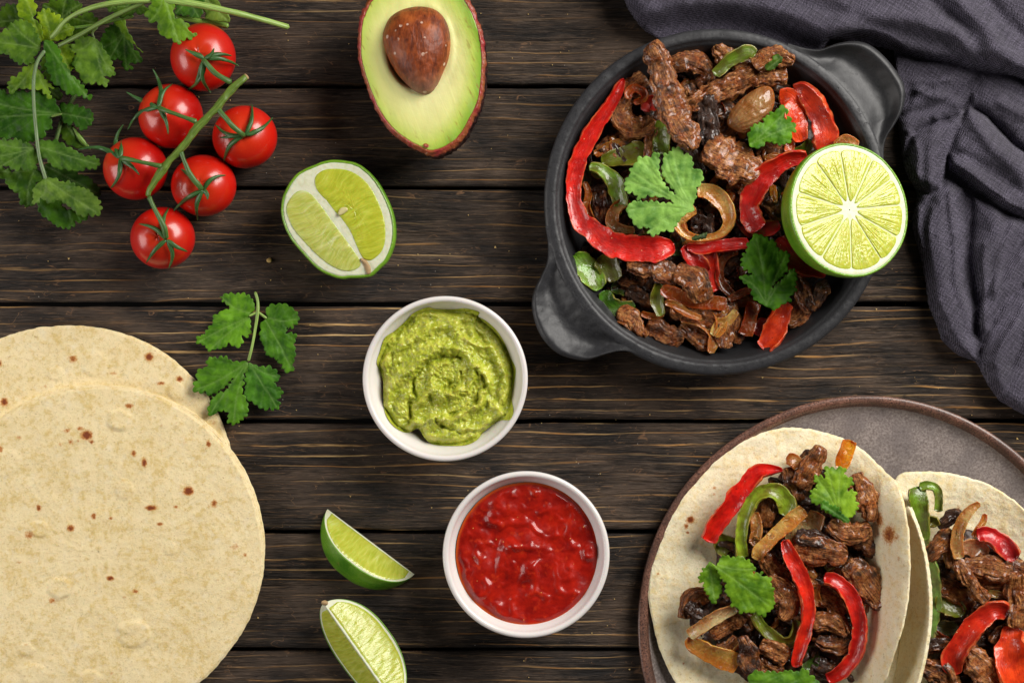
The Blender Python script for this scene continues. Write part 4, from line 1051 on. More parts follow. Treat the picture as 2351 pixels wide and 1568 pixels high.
# the pan pushes the cloth flat below its rim and handle
hx = seg_dist(X, Y, np.array([(1900, 215), (1985, 190)], float))
low = np.maximum(sstep(470, 405, np.hypot(X - 1645, Y - 464)), sstep(125, 95, hx))
Z = np.where(Z > 0, Z * (1 - low) + np.minimum(Z, 34) * low, Z)
under = (np.hypot(X - 1645, Y - 464) < 345)
ff = gridf(len(gx), len(gy))
zf = Z.ravel()
keep = (zf[ff].max(1) > -2) & (~under.ravel()[ff].all(1))
v = P(X, Y, Z).reshape(-1, 3)
ff = ff[keep]; used, inv = np.unique(ff, return_inverse=True)
v = v[used]; v[:, 2] = np.maximum(v[:, 2], -3.5)
nap = mk('napkin', v, [inv.reshape(-1, 4)], MAT['cloth'])
tag(nap, 'crumpled dark grey linen napkin tucked under the pan', 'napkin')
# ------------------------------------------------------------------ truss of tomatoes
tcen = [((1077, 305), 172, 180), ((905, 617), 170, 170), ((718, 895), 169, 166), ((1298, 728), 171, 166), ((1080, 985), 172, 163), ((863, 1262), 170, 164)]
truss = thing('tomato_truss', (480, 320, 0), 'truss of six ripe red cherry tomatoes still on their green vine', 'tomatoes')
calyx = [((1083, 312), [(980,262),(1135,256),(1230,298),(1270,355),(1120,497),(1030,458),(988,485)], 0),
         ((842, 572), [(808,365),(915,445),(668,488),(676,690),(892,715)], 1),
         ((635, 840), [(655,660),(645,740),(412,795),(585,1000),(740,930)], 2),
         ((1298, 718), [(1335,553),(1448,622),(1140,660),(1165,732),(1185,865)], 3),
         ((1078, 1008), [(945,885),(1198,930),(910,1130),(1048,1170),(1100,1060)], 4),
         ((883, 1272), [(897,1100),(735,1188),(775,1395),(893,1425),(995,1335)], 5)]
tom = []
tlab = ['tomato partly under the overhanging coriander leaf', None, None, None, None, None]
for i, (c, rx, ry) in enumerate(tcen):
    q = fT(c)[0]; rx, ry = rx * .4331, ry * .4331; rr = (rx + ry) / 2
    zc = rr * 0.94
    cx, cy = true_c(q[0], q[1], zc); kf = (H - zc) / H
    n, m = 72, 40
    th = np.linspace(0, 2 * np.pi, n, endpoint=False); ph = np.linspace(0.02, np.pi - 0.02, m)
    T_, F_ = np.meshgrid(th, ph)
    st = np.array(calyx[i][0], float); stq = fT(tuple(st))[0]
    dxs, dys = (stq[0] - q[0]) / rr, (stq[1] - q[1]) / rr
    nx, ny, nz = np.sin(F_) * np.cos(T_), np.sin(F_) * np.sin(T_), np.cos(F_)
    # dimple and faint ribs about the stalk end
    dz = math.sqrt(max(0.05, 1 - dxs ** 2 - dys ** 2))
    dot = nx * dxs + ny * dys + nz * dz
    ang = np.arccos(np.clip(dot, -1, 1))
    rad = 1 - 0.07 * np.exp(-(ang / 0.28) ** 2) + 0.012 * np.cos(5 * T_ + i) * np.exp(-(ang / 0.7) ** 2)
    v = np.stack([cx + rx * kf * rad * nx, cy + ry * kf * rad * ny, zc + rr * 0.93 * rad * nz], -1).reshape(-1, 3)
    top = np.exp(-(ang / 0.75) ** 2).ravel()
    o = mk('tomato', v, [gridf(m, n, wrapv=True), fan(0, np.arange(n))[1:-1], fan((m - 1) * n, (m - 1) * n + np.arange(n))[1:-1]], MAT['tomato'], truss, {'top': top})
    if tlab[i]: o['label'] = tlab[i]
    tom.append((o, q, rr, zc, stq))
for (c, tips, i) in calyx:
    o, q, rr, zc, stq = tom[i]
    for j, tp_ in enumerate(tips):
        a = fT(c)[0]; b = fT(tp_)[0]
        d = b - a; L = np.linalg.norm(d); nrm = np.array([-d[1], d[0]]) / L
        bend = L * 0.17 * math.sin(i * 2.3 + j * 1.9)
        pts = []; zz = []
        for k, t in enumerate([0, .2, .45, .7, .9, 1.0]):
            x, y = a + d * t + nrm * bend * math.sin(math.pi * t)
            w = [6, 11.5, 11, 7.5, 4, 2][k]
            rq = min(1.0, math.hypot(x - q[0], y - q[1]) / rr)
            surf = zc + rr * 0.93 * math.sqrt(max(0.0, 1 - rq ** 2))
            lift = 5 + 16 * t * (0.6 + 0.4 * math.sin(j * 2.1 + i))
            zz.append(max(surf + lift if rq < .98 else surf + lift, zc + 10))
            pts.append((x, y, w))
        v, f, su = sweep(pts, np.array(zz), 3.2, m=10, sq=0.8, bow=0.9, rough=0.8, capx=.6, tilt=[0, .3 * math.sin(j), .6 * math.sin(j * 1.7 + i), .5, .2, 0], n=26)
        mk('sepal', v, f, MAT['stem'], o, {'su': su}, color=(0.045, 0.135, 0.030))
VG = (0.13, 0.215, 0.030)
tube('vine_stem', fT((1310,405,30),(1265,440,38),(1222,482,46),(1190,520,38),(1150,572,44),(1110,612,34),(1095,630,36),(1045,678,46),(1000,740,36),(960,790,42),(905,845,38),(862,900,48),(820,965,36),(790,1015,28),(786,1045,22)), [140,148,152,154,156,157,158,156,156,156,154,152,150,148,146], MAT['stem'], truss, VG, m=16, rough=1.8)
tube('cut_end', fT((1300,413,36),(1313,402,34)), [141,139], MAT['bark'], truss, m=12)
for pts, zz in [(((1228,440,32),(1180,415,28),(1130,380,30),(1085,325,26),(1075,305,22)), [150,156,156,152,140]), (((1045,648,30),(1000,632,22),(930,605,22),(870,585,26),(835,570,30)), [156,158,158,154,142]),
                (((860,885,32),(820,875,24),(750,860,22),(680,845,26),(635,838,30)), [154,156,158,154,142]), (((1150,575,28),(1185,615,26),(1230,665,28),(1275,705,28),(1300,725,24)), [156,160,160,154,142]),
                (((955,795,26),(975,850,22),(1005,920,30),(1050,980,28),(1075,1010,26)), [156,160,158,152,140]), (((788,1040,28),(815,1100,22),(850,1165,28),(872,1215,32),(882,1270,30)), [147,152,154,150,140])]:
    tube('stalk', fT(*pts), zz, MAT['stem'], truss, (0.07, 0.16, 0.03), m=12, rough=0.8)

# ------------------------------------------------------------------ avocado half
AO = fM((560,-20),(520,50),(500,100),(490,190),(492,310),(525,430),(555,510),(590,590),(635,660),(700,725),(770,770),(830,800),(870,815),(930,802),(990,768),(1040,720),(1085,640),(1120,570),(1142,490),(1150,400),(1153,300),(1138,180),(1105,80),(1065,0),(1010,-70),(930,-130),(830,-160),(730,-140),(640,-90))
avo = thing('avocado_half', (965, 165, 0), 'halved avocado with its brown stone, cut face up, at the top edge', 'avocado')
N_ = 320; zt = 150
o = crom(AO, N_, closed=True)
c = np.array([965., 150.])
jit = 0.006 * pn(np.arange(N_) / 3.0, 0, 0) + 0.006 * pn(np.arange(N_) / 9.0, 5, 0)
o = c + (o - c) * (1 + jit)[:, None]
Tt = P(o[:, 0], o[:, 1], zt)
cT = P(c[0], c[1], zt)
rows = []; K = 70; eg = []
t = np.linspace(0, 1, K)
for k in range(K):
    if k < 5:      # rim of the skin, seen from above
        sc = [0.955, 0.962, 0.975, 0.99, 1.0][k]; z = zt + [-4, 0.5, 1.5, 0.5, -3][k]
    else:
        u = (k - 4) / (K - 5); ang = u * math.pi / 2
        sc = 1.022 * math.cos(ang) ** 0.5 if u < .999 else 0.02; sc = max(sc, .02); z = (zt - 3) * (1 - math.sin(ang) ** 1.25)
    x = cT[0] + (Tt[:, 0] - cT[0]) * sc; y = cT[1] + (Tt[:, 1] - cT[1]) * sc
    if k >= 5: x = x + 9 * math.sin(min(1, u * 3) * math.pi / 2); y = y + 9 * math.sin(min(1, u * 3) * math.pi / 2)
    if k >= 3:
        bmp = 0.020 * pn(x / 8, y / 8, z / 8) + 0.012 * pn(x / 16, y / 16, z / 16)
        x = x + (x - cT[0]) * bmp; y = y + (y - cT[1]) * bmp
    rows.append(np.stack([x, y, z + 0 * x], -1)); eg.append(np.full(N_, 1.0 if k < 5 else max(0.0, 1 - (k - 4) / 4)))
mk('skin', np.concatenate(rows), [gridf(K, N_, wrapv=True)], MAT['avoskin'], avo, {'edge': np.concatenate(eg)})
inset = c + (o - c) * 0.962
inset = inset + np.array([1.0, 0])
pitc = fM((800, 262))[0]
def zav(x, y, R):
    d = np.hypot((x - pitc[0]) / 72, (y - pitc[1]) / 95)
    return 1.6 * fbm(x / 50, y / 80, 2, 2) + 2.5 * np.exp(-((d - 1.12) / 0.12) ** 2) - 25 * sstep(1.0, 0.86, d)
def eav(x, y, R): return R ** 1.0 * (0.90 + 0.16 * sstep(940, 1050, x) * sstep(0.5, 0.9, R)) - 0.05
patch('flesh', inset, zt, MAT['avoflesh'], avo, dome=1.5, K=60, skirt=5, center=c, zf=zav, attrs={'edge': eav})
PO = fM((640,120),(665,85),(720,52),(800,36),(880,46),(935,85),(968,150),(978,230),(968,310),(945,370),(915,440),(885,485),(850,505),(800,492),(745,450),(695,395),(650,320),(625,250),(617,185))
n = 110; pq = crom(PO, n, closed=True); pc = np.array(fM((800, 250))[0]); K = 40
rows = []; lw = []
for k in range(K):
    ang = (k / (K - 1)) * math.pi * 0.55
    sc = max(math.sin(ang), .01); hgt = 58 * math.cos(ang)
    x = pc[0] + (pq[:, 0] - pc[0]) * min(sc, 1); y = pc[1] + (pq[:, 1] - pc[1]) * min(sc, 1)
    z = zt - 2 + hgt + 1.0 * fbm(x / 16, y / 16, 1, 3)
    rows.append(P(x, y, z)); lw.append(sstep(150, 215, y + 0.0 * x) * sstep(930, 1000, x + 0.25 * y) * sstep(.3, .8, sc) * .6)
mk('stone', np.concatenate(rows), [gridf(K, n, wrapv=True), fan(0, np.arange(n))[1:-1]], MAT['pit'], avo, {'low': np.concatenate(lw)})

# ------------------------------------------------------------------ limes
def rotm(tx, ty):
    """tilt so that a flat face looks a little toward +x by tx and toward +y by ty"""
    return np.array([[math.cos(tx), 0, math.sin(tx)], [0, 1, 0], [-math.sin(tx), 0, math.cos(tx)]]) @ np.array([[1, 0, 0], [0, math.cos(ty), math.sin(ty)], [0, -math.sin(ty), math.cos(ty)]])

# half lime resting on the pan rim
LR = 148
lm = rotm(0.36, -0.10)
zc = 215
lcx, lcy = true_c(1951, 482, zc)
lime = thing('lime_half', (lcx, lcy, 0), 'large round lime half showing its segments, leaning on the right pan rim', 'lime')
def lw_(v): return v @ lm.T + np.array([lcx, lcy, zc])
n, K = 200, 60
th = np.linspace(0, 2 * np.pi, n, endpoint=False)
prof = [(0.955, -1.0), (0.965, .4), (0.98, .6), (0.992, -.4), (1.0, -3)]
R_, Z_, E_ = [], [], []
for r, z in prof: R_.append(r * LR); Z_.append(z); E_.append(1.0)
for k in range(1, K):
    a = k / (K - 1) * math.pi / 2
    R_.append(max(.5, LR * math.cos(a) ** 0.9)); Z_.append(-3 - LR * 0.92 * math.sin(a)); E_.append(max(0, 0.8 - k / 7.0))
R_, Z_ = np.array(R_), np.array(Z_)
rw = 1 + 0.008 * pn(np.cos(th) * 2, np.sin(th) * 2) + 0.003 * pn(np.cos(th) * 30, np.sin(th) * 30)
v = np.stack([R_[:, None] * np.cos(th) * rw, R_[:, None] * np.sin(th) * rw, Z_[:, None] + 0 * th], -1).reshape(-1, 3)
mk('rind', lw_(v), [gridf(len(R_), n, wrapv=True)], MAT['rind'], lime, {'edge': np.repeat(E_, n)})
rr = np.linspace(0.01, 0.968, 40)
v = np.stack([rr[:, None] * LR * np.cos(th) * rw, rr[:, None] * LR * np.sin(th) * rw, -1.0 + 1.2 * (sstep(.86, .92, rr) - sstep(.94, .97, rr))[:, None] + 0.4 * pn(rr[:, None] * np.cos(th) * 14, rr[:, None] * np.sin(th) * 14)], -1).reshape(-1, 3)
mk('pith', lw_(v), [gridf(40, n, wrapv=True)], MAT['pith'], lime, {'mem': np.repeat(0.75 * sstep(.14, .24, rr) * (1 - sstep(.84, .90, rr)), n)})
core = np.array([990., 1365.])
spk = [(940,975),(1170,1045),(1300,1165),(1362,1325),(1322,1530),(1215,1700),(980,1790),(775,1665),(635,1480),(628,1262),(755,1052)]
ang = sorted([math.atan2(y - core[1], x - core[0]) for x, y in spk])
for i in range(len(ang)):
    a0, a1 = ang[i], ang[(i + 1) % len(ang)]
    if a1 < a0: a1 += 2 * math.pi
    # rounded wedge outline
    g = 1.1 + 0.7 * abs(math.sin(i * 2.7)); R1 = LR * 0.905; r0 = LR * (0.12 + 0.02 * math.sin(i * 3.1))
    am = (a0 + a1) / 2; hw = (a1 - a0) / 2
    ol = []
    for t in np.linspace(-1, 1, 15):
        rx = R1 * (1 - 0.05 * abs(t) ** 6); A = am + hw * t * (1 - g / (hw * R1))
        ol.append((rx * math.cos(A), rx * math.sin(A)))
    for t in np.linspace(0, 1, 10)[1:-1]:
        r = R1 * 0.93 * (1 - t) + r0 * 1.25 * t; A = a1 - g / r; ol.append((r * math.cos(A), r * math.sin(A)))
    ol.append((r0 * math.cos(am), r0 * math.sin(am)))
    for t in np.linspace(1, 0, 10)[1:-1]:
        r = R1 * 0.93 * (1 - t) + r0 * 1.25 * t; A = a0 + g / r; ol.append((r * math.cos(A), r * math.sin(A)))
    ol = crom(np.array(ol), 110, closed=True); ce = ol.mean(0)
    rho = np.linspace(0.02, 1, 26)
    X = ce[0] + (ol[:, 0] - ce[0]) * rho[:, None]; Y = ce[1] + (ol[:, 1] - ce[1]) * rho[:, None]
    rad = np.hypot(X, Y); an = np.arctan2(Y, X)
    Zs = 0.2 + 1.9 * (1 - rho[:, None] ** 6) + 1.1 * pn(np.cos(an) * 34, np.sin(an) * 34, rad / 60 + i) + 0.5 * pn(X / 6, Y / 6, i)
    Zs[-1] = -2.2
    fib = np.stack([an * 70 + i * 31, rad, 0 * X], -1).reshape(-1, 3)
    mk('segment', lw_(np.stack([X, Y, Zs], -1).reshape(-1, 3)), [gridf(26, 110, wrapv=True)], MAT['flesh'], lime, {'fib': fib}, color=(1.0, 1.0, 0.95))

# half lime cut lengthwise, face up
def outlined_lime(OL, c, zt, label, segs, axis, seed_at=None, bottom=0.95, tip=None):
    N_ = 220
    t_ = thing('lime_piece', (c[0], c[1], 0), label, 'lime', 'cut limes on the table')
    o = crom(OL, N_, closed=True); c = np.array(c, float)
    o = c + (o - c) * (1 + 0.004 * pn(np.arange(N_) / 4.0, 1, 0))[:, None]
    Tt = P(o[:, 0], o[:, 1], zt); cT = P(c[0], c[1], zt)
    rows, eg = [], []; K = 60
    for k in range(K):
        if k < 4: sc = [0.958, 0.97, 0.988, 1.0][k]; z = zt + [-2, .6, .3, -2.5][k]
        else:
            a = (k - 3) / (K - 4) * math.pi / 2; sc = max(.02, 1.01 * math.cos(a) ** 0.55); z = (zt - 2.5) * (1 - math.sin(a) ** 1.1)
        x = cT[0] + (Tt[:, 0] - cT[0]) * sc; y = cT[1] + (Tt[:, 1] - cT[1]) * sc
        if k >= 4: x = x + 8 * math.sin(min(1, a * 1.4) * math.pi / 2)
        rows.append(np.stack([x, y, z + 0 * x], -1)); eg.append(np.full(N_, 1.0 if k < 3 else max(0, .8 - (k - 3) / 6)))
    mk('rind', np.concatenate(rows), [gridf(K, N_, wrapv=True)], MAT['rind'], t_, {'edge': np.concatenate(eg)})
    patch('pith', c + (o - c) * 0.966, zt - 1, MAT['pith'], t_, dome=0.8, K=24, skirt=3, center=c, zf=lambda x, y, R: 0.8 * fbm(x / 12, y / 12, 0, 2))
    ax = np.array(axis, float); ax /= np.linalg.norm(ax); pr = np.array([-ax[1], ax[0]])
    for sg, cl in segs:
        def fibf(x, y, R):
            al = (x - c[0]) * ax[0] + (y - c[1]) * ax[1]; ac = (x - c[0]) * pr[0] + (y - c[1]) * pr[1]
            return np.stack([al * (1 - 0.0035 * np.abs(ac)) * 1.0 + 3.0 * np.sin(ac / 14), np.abs(ac), 0 * x], -1)
        dcc = c - sg.mean(0); dcc = pr * (dcc @ pr); dcc = dcc / np.linalg.norm(dcc)
        sg = sg.mean(0) + (sg - sg.mean(0)) * 1.03 + dcc * 4.0
        patch('segment', sg, zt + 0.2, MAT['flesh'], t_, dome=2.2, K=26, skirt=3, n=140, color=cl, zf=lambda x, y, R: 2.0 * fbm(((x - c[0]) * ax[0] + (y - c[1]) * ax[1]) / 6, ((x - c[0]) * pr[0] + (y - c[1]) * pr[1]) / 34, 1, 2) * (1 - R ** 6), attrs={'fib': fibf})
    return t_
LO = fM((150,935),(190,905),(250,878),(330,852),(420,855),(500,880),(580,955),(640,1060),(674,1160),(678,1270),(645,1370),(590,1430),(545,1465),(450,1473),(380,1473),(280,1430),(190,1340),(120,1250),(82,1150),(84,1060),(112,990))
lp = outlined_lime(LO, (775, 504), 96, 'lime half cut lengthwise, lying face up below the avocado', [
    (fM((270,965),(280,930),(320,903),(380,897),(440,905),(500,935),(555,990),(600,1075),(630,1170),(633,1260),(615,1320),(575,1360),(545,1368),(515,1350),(485,1290),(455,1220),(410,1155),(370,1110),(335,1065),(285,1010)), (0.98, 1.0, 0.7)),
    (fM((105,1130),(115,1080),(150,1035),(190,1022),(235,1045),(290,1110),(340,1180),(400,1260),(450,1330),(485,1385),(480,1415),(440,1435),(380,1430),(300,1385),(210,1300),(140,1215)), (1.05, 1.05, 2.0))], (0.55, 0.83))
pts = fM((385,1140,0),(405,1118,36),(432,1108,16))
v, f, su = sweep(np.array([(pts[0][0], pts[0][1], 7), (pts[1][0], pts[1][1], 15), (pts[2][0], pts[2][1], 8)]), 101, 7, n=18, m=12, sq=1.0)
mk('seed', v, f, MAT['seed'], lp, {'su': su})
v, f, su = sweep(fM((500,1370,10),(530,1400,26),(545,1455,22)), 97, 6, n=18, m=12, rough=2.5)
mk('stalk_scar', v, f, MAT['bark'], lp, {'su': su})

# lime wedges: a sector of a lime between two cut faces
def wedge(p0, p1, R, e0, e1, side, label, lift=0.0, tip0=False):
    """long axis from picture point p0 to p1; e0, e1: elevations of the two cut faces seen from the axis, on the given side"""
    L = np.linalg.norm(np.array(p1) - np.array(p0)) / 2
    zlow = min(0, math.sin(e0), math.sin(e1), -1 if e0 < -math.pi / 2 < e1 else 0)
    za = -zlow * R * 0.97 + 4 + lift
    zm = za
    a = P(p0[0], p0[1], zm); b = P(p1[0], p1[1], zm); mid = (a + b) / 2
    ax = (b - a); L = np.linalg.norm(ax) / 2; ax /= 2 * L
    sd = np.array([-ax[1], ax[0], 0]) * side; up = np.array([0, 0, 1.0])
    t_ = thing('lime_wedge', (mid[0], mid[1], 0), label, 'lime', 'cut limes on the table')
    nt, na = 120, 40
    tt = np.linspace(-0.997, 1.0, nt); tt = np.sin(tt * math.pi / 2)
    prof = R * np.clip(1 - np.abs(tt) ** 2.3, 0, 1) ** 0.58
    def pt(t, r, e):
        return mid + ax * (np.asarray(t) * L)[..., None] + sd * (r * np.cos(e))[..., None] + up * (r * np.sin(e))[..., None]
    E = np.linspace(e0 - 0.01, e1 + 0.01, na)
    T2, E2 = np.meshgrid(tt, E, indexing='ij'); Pr = prof[:, None] + 0 * E2
    Pr = Pr * (1 + 0.012 * pn(T2 * 3, E2 * 2, 1))
    outer = pt(T2, Pr, E2)
    inner = pt(T2, Pr * 0.97, E2)[:, ::-1]
    v = np.concatenate([outer, inner], 1)
    eg = np.minimum(np.abs(E2 - e0), np.abs(E2 - e1)); eg = np.concatenate([np.clip(1 - eg * 14, 0, 1) * .8, np.ones_like(E2)], 1)
    mk('rind', v.reshape(-1, 3), [gridf(nt, 2 * na, wrapv=True)], MAT['rind'], t_, {'edge': eg.ravel()})
    for ei, (e, sg) in enumerate([(e0, -1), (e1, 1)]):
        nrm = (-math.sin(e) * sd + math.cos(e) * up) * sg
        rr_ = np.linspace(0, 0.972, 24)
        T3, Q = np.meshgrid(tt, rr_, indexing='ij'); r = prof[:, None] * Q
        off = 0.2 * pn(T3 * 9, Q * 9, ei)
        pv = pt(T3, r, e + 0 * r) + nrm * off[..., None] * 2
        mk('pith', pv.reshape(-1, 3), [gridf(nt, 24)], MAT['pith'], t_, {})
        # flesh on the cut face
        t4 = np.linspace(-0.90, 0.90, 90); t4 = np.sin(t4 * math.pi / 2) / math.sin(.9 * math.pi / 2) * 0.90
        base = R * np.clip(1 - np.abs(t4 / 0.955) ** 2.5, 0, 1) ** 0.60 * 0.925
        q4 = np.linspace(0, 1, 30)
        T5, Q5 = np.meshgrid(t4, q4, indexing='ij')
        r5 = 3.0 + (base[:, None] - 3.0) * Q5
        ed = np.minimum.reduce([Q5 * 12, (1 - Q5) * 12, (1 - np.abs(T5) / 0.90) * 25 + 0 * Q5]); hh = 2.4 * sstep(0, 1, ed) - 0.4
        hh = hh + 1.0 * pn(T5 * L / 4.5, r5 / 26, ei) * sstep(0, 1, ed)
        pv = pt(T5, r5, e + 0 * r5) + nrm * hh[..., None]
        fib = np.stack([T5 * L * (1 - 0.15 * Q5), r5, 0 * r5], -1)
        mk('segment', pv.reshape(-1, 3), [gridf(90, 30)], MAT['flesh'], t_, {'fib': fib.reshape(-1, 3)}, color=(1.0, 1.02, 1.05))
    return t_, mid
w1 = fS((222, 352), (828, 806))
wedge(w1[0], w1[1], 100, math.radians(2), math.radians(56), 1, 'lime wedge lying on its side with shiny green rind, left of the salsa bowl')
w2 = fS((195, 1010), (705, 1735))
t2, mid2 = wedge(w2[0], w2[1], 98, math.radians(-128), math.radians(-40), -1, 'lime wedge standing on its rind with both cut faces up, at the bottom edge')
v, f, su = sweep(fS((178,1000,18),(198,1006,34),(225,1012,26)), 98, 9, n=16, m=12, rough=2.5)
mk('stalk_scar', v, f, MAT['bark'], t2, {'su': su})

# ------------------------------------------------------------------ coriander bunch, top left
def sprig(pos, label, stems, leaves, fr):
    t_ = thing('coriander_sprig', pos, label, 'herb', 'coriander sprigs')
    for pts, z, c in stems: tube('stem', fr(*pts), z, MAT['stem'], t_, c, m=10, rough=0.5)
    for ol, b, z, c, kw in leaves: leaf(fr(*ol), fr(b), z, c, t_, **kw)
    return t_
SL = (0.30, 0.46, 0.10); SM = (0.17, 0.27, 0.06)
sprig((120, 60, 0), 'long stemmed coriander sprig across the top left corner, its leaf over a tomato',
 [(((268,208,26),(300,170,28),(350,110,26),(450,55,28),(600,18,30),(800,2,34),(1000,18,38),(1200,58,34),(1400,108,30),(1535,148,30)), [70,84,100,120,136,142,138,120,90,60], SL),
  (((305,248,24),(420,188,26),(560,108,26),(700,42,26),(825,-12,26)), [80,100,118,132,140], SM), (((930,90,28),(1050,110,30),(1214,140,32)), [40,36,30], (0.20,0.36,0.05)), (((380,152,18),(500,135,18),(620,105,18),(710,88,18)), [50,60,66,70], (0.15,0.30,0.04))],
 [([(100,0),(150,-30),(180,5),(190,60),(180,90),(215,140),(230,200),(215,225),(175,190),(150,140),(120,130),(95,60)], (225,225), 66, BG, dict(per=16)),
  ([(205,65),(260,55),(300,80),(330,110),(380,140),(385,180),(340,210),(290,215),(240,225),(205,190),(185,150),(215,120),(190,90)], (270,205), 60, BG, dict(per=15)),
  ([(225,45),(290,0),(350,-25),(400,0),(430,25),(425,60),(375,70),(345,110),(280,110)], (330,100), 36, DG, dict(per=16)),
  ([(235,215),(300,235),(320,300),(350,345),(375,400),(415,420),(430,455),(490,515),(440,520),(400,500),(350,500),(320,460),(270,430),(250,360),(235,290)], (240,225), 84, (0.035,0.17,0.014), dict(per=15, cup=-.25, curl=-0.12)),
  ([(320,240),(370,240),(400,300),(395,360),(350,380),(320,340),(300,290)], (310,250), 60, BG, dict(per=14)),
  ([(400,225),(440,195),(495,200),(540,240),(575,300),(600,345),(605,395),(570,410),(570,445),(520,450),(470,440),(430,430),(410,380),(385,340),(395,290),(380,260)], (500,205), 62, (0.085,0.26,0.045), dict(per=15, wavy=7)),
  ([(530,205),(560,180),(570,140),(610,130),(650,165),(690,200),(700,240),(740,290),(740,330),(700,335),(700,365),(655,360),(630,310),(580,320),(560,270),(525,250)], (660,170), 34, (0.030,0.15,0.012), dict(per=16)),
  ([(600,110),(660,105),(680,170),(720,240),(760,280),(700,230),(650,180)], (640,100), 44, MG, dict(per=18, teeth=2)),
  ([(800,0),(850,-30),(905,-10),(925,50),(925,95),(965,110),(1005,140),(1003,170),(1036,185),(1000,212),(955,215),(945,232),(890,205),(845,175),(830,130),(795,115),(780,75),(790,40)], (870,-30), 148, (0.085,0.27,0.022), dict(per=17, cup=-.12, curl=-0.05, tilt=(-0.05,0))),
  ([(935,0),(1000,-20),(1070,0),(1085,50),(1060,90),(1000,90),(940,70)], (1000,-30), 60, (0.035,0.16,0.018), dict(per=17)),
  ([(1075,-20),(1150,-10),(1170,30),(1215,85),(1212,120),(1150,115),(1090,95)], (1080,-20), 50, (0.10,0.25,0.06), dict(per=20, teeth=2)),
  ([(600,40),(700,20),(780,40),(790,70),(700,80),(620,90)], (780,20), 90, DG, dict(per=16)),
  ([(330,60),(400,90),(470,70),(520,100),(500,160),(440,200),(380,200),(330,150)], (340,80), 30, DG, dict(per=15)),
  ([(0,60),(60,20),(110,40),(140,90),(100,140),(40,150),(-20,120)], (140,110), 28, DG, dict(per=15)),
  ([(560,-10),(640,-30),(700,0),(690,60),(620,70),(570,50)], (640,-30), 60, DG, dict(per=15)),
  ([(230,300),(320,320),(380,390),(350,440),(270,430),(220,380)], (240,300), 30, DG, dict(per=15))], fT)
sprig((50, 400, 0), 'dark leafy coriander sprig with a grey green stem down the left edge',
 [(((238,268,22),(195,335,20),(178,440,20),(180,560,20),(192,700,20),(208,830,20),(246,965,20)), [84,88,90,92,92,90,82], (0.16,0.25,0.10)),
  (((458,430,24),(390,520,24),(330,630,24),(296,750,22)), [24,28,28,24], (0.13,0.22,0.06)), (((330,605,12),(270,620,14)), [60,60], SM), (((385,670,12),(425,735,26),(480,795,14)), [26,30,22], (0.20,0.36,0.05)), (((500,210,14),(492,175,12),(520,145,12)), [60,60,60], SM)],
 [([(0,175),(50,160),(45,125),(90,120),(120,105),(150,120),(180,150),(205,190),(215,270),(180,300),(165,335),(110,345),(85,325),(55,310),(30,285),(0,280),(-25,240)], (225,262), 72, (0.07,0.22,0.03), dict(per=15)),
  ([(45,450),(70,410),(120,375),(180,330),(200,370),(235,410),(265,450),(285,465),(260,480),(265,512),(225,490),(190,470),(150,470),(80,480),(70,500),(40,470)], (190,330), 66, (0.10,0.28,0.03), dict(per=15)),
  ([(-30,500),(0,480),(60,495),(110,485),(190,490),(240,510),(290,525),(300,560),(325,600),(280,620),(272,650),(275,690),(240,690),(235,730),(180,745),(120,755),(50,735),(0,720),(-40,640)], (325,605), 54, (0.025,0.13,0.009), dict(per=17, wavy=7)),
  ([(320,555),(370,560),(400,545),(430,575),(490,590),(492,625),(480,665),(445,690),(400,665),(360,660),(325,620)], (320,600), 40, (0.022,0.12,0.010), dict(per=15)),
  ([(335,650),(390,680),(420,720),(470,785),(440,790),(400,780),(340,755),(325,700)], (340,650), 26, DG, dict(per=17)),
  ([(-30,760),(30,740),(90,745),(140,755),(185,785),(200,830),(195,890),(150,900),(90,905),(40,880),(-10,900),(-40,830)], (188,785), 84, (0.055,0.19,0.035), dict(per=13, curl=-.06)),
  ([(185,765),(235,742),(290,750),(345,770),(380,785),(400,805),(450,825),(500,835),(535,862),(500,890),(430,905),(360,905),(300,890),(240,850),(205,810)], (185,772), 90, (0.050,0.18,0.030), dict(per=15, curl=-.05, cup=-.1)),
  ([(-20,900),(60,905),(140,895),(200,900),(225,940),(200,975),(180,1010),(175,1080),(160,1100),(115,1080),(100,1040),(60,1000),(20,960)], (180,900), 46, (0.055,0.20,0.022), dict(per=17)),
  ([(240,870),(330,880),(420,920),(480,950),(520,990),(528,1050),(470,1040),(400,990),(320,960),(250,940)], (240,880), 50, (0.022,0.10,0.012), dict(per=15)),
  ([(210,1010),(280,1060),(330,1060),(350,1110),(470,1140),(420,1180),(380,1200),(320,1210),(280,1180),(230,1150),(200,1090)], (240,960), 56, (0.035,0.16,0.012), dict(per=15)),
  ([(240,945),(300,950),(340,965),(390,975),(440,1000),(480,1010),(500,1040),(535,1075),(540,1105),(510,1140),(440,1145),(380,1110),(350,1080),(320,1065),(270,1075),(215,1060),(180,1080),(170,1030),(190,985)], (243,950), 88, (0.085,0.24,0.060), dict(per=14, curl=-.05, cup=-.06)),
  ([(190,450),(250,470),(310,480),(330,530),(280,525),(200,500)], (230,440), 40, DG, dict(per=15))], fT)
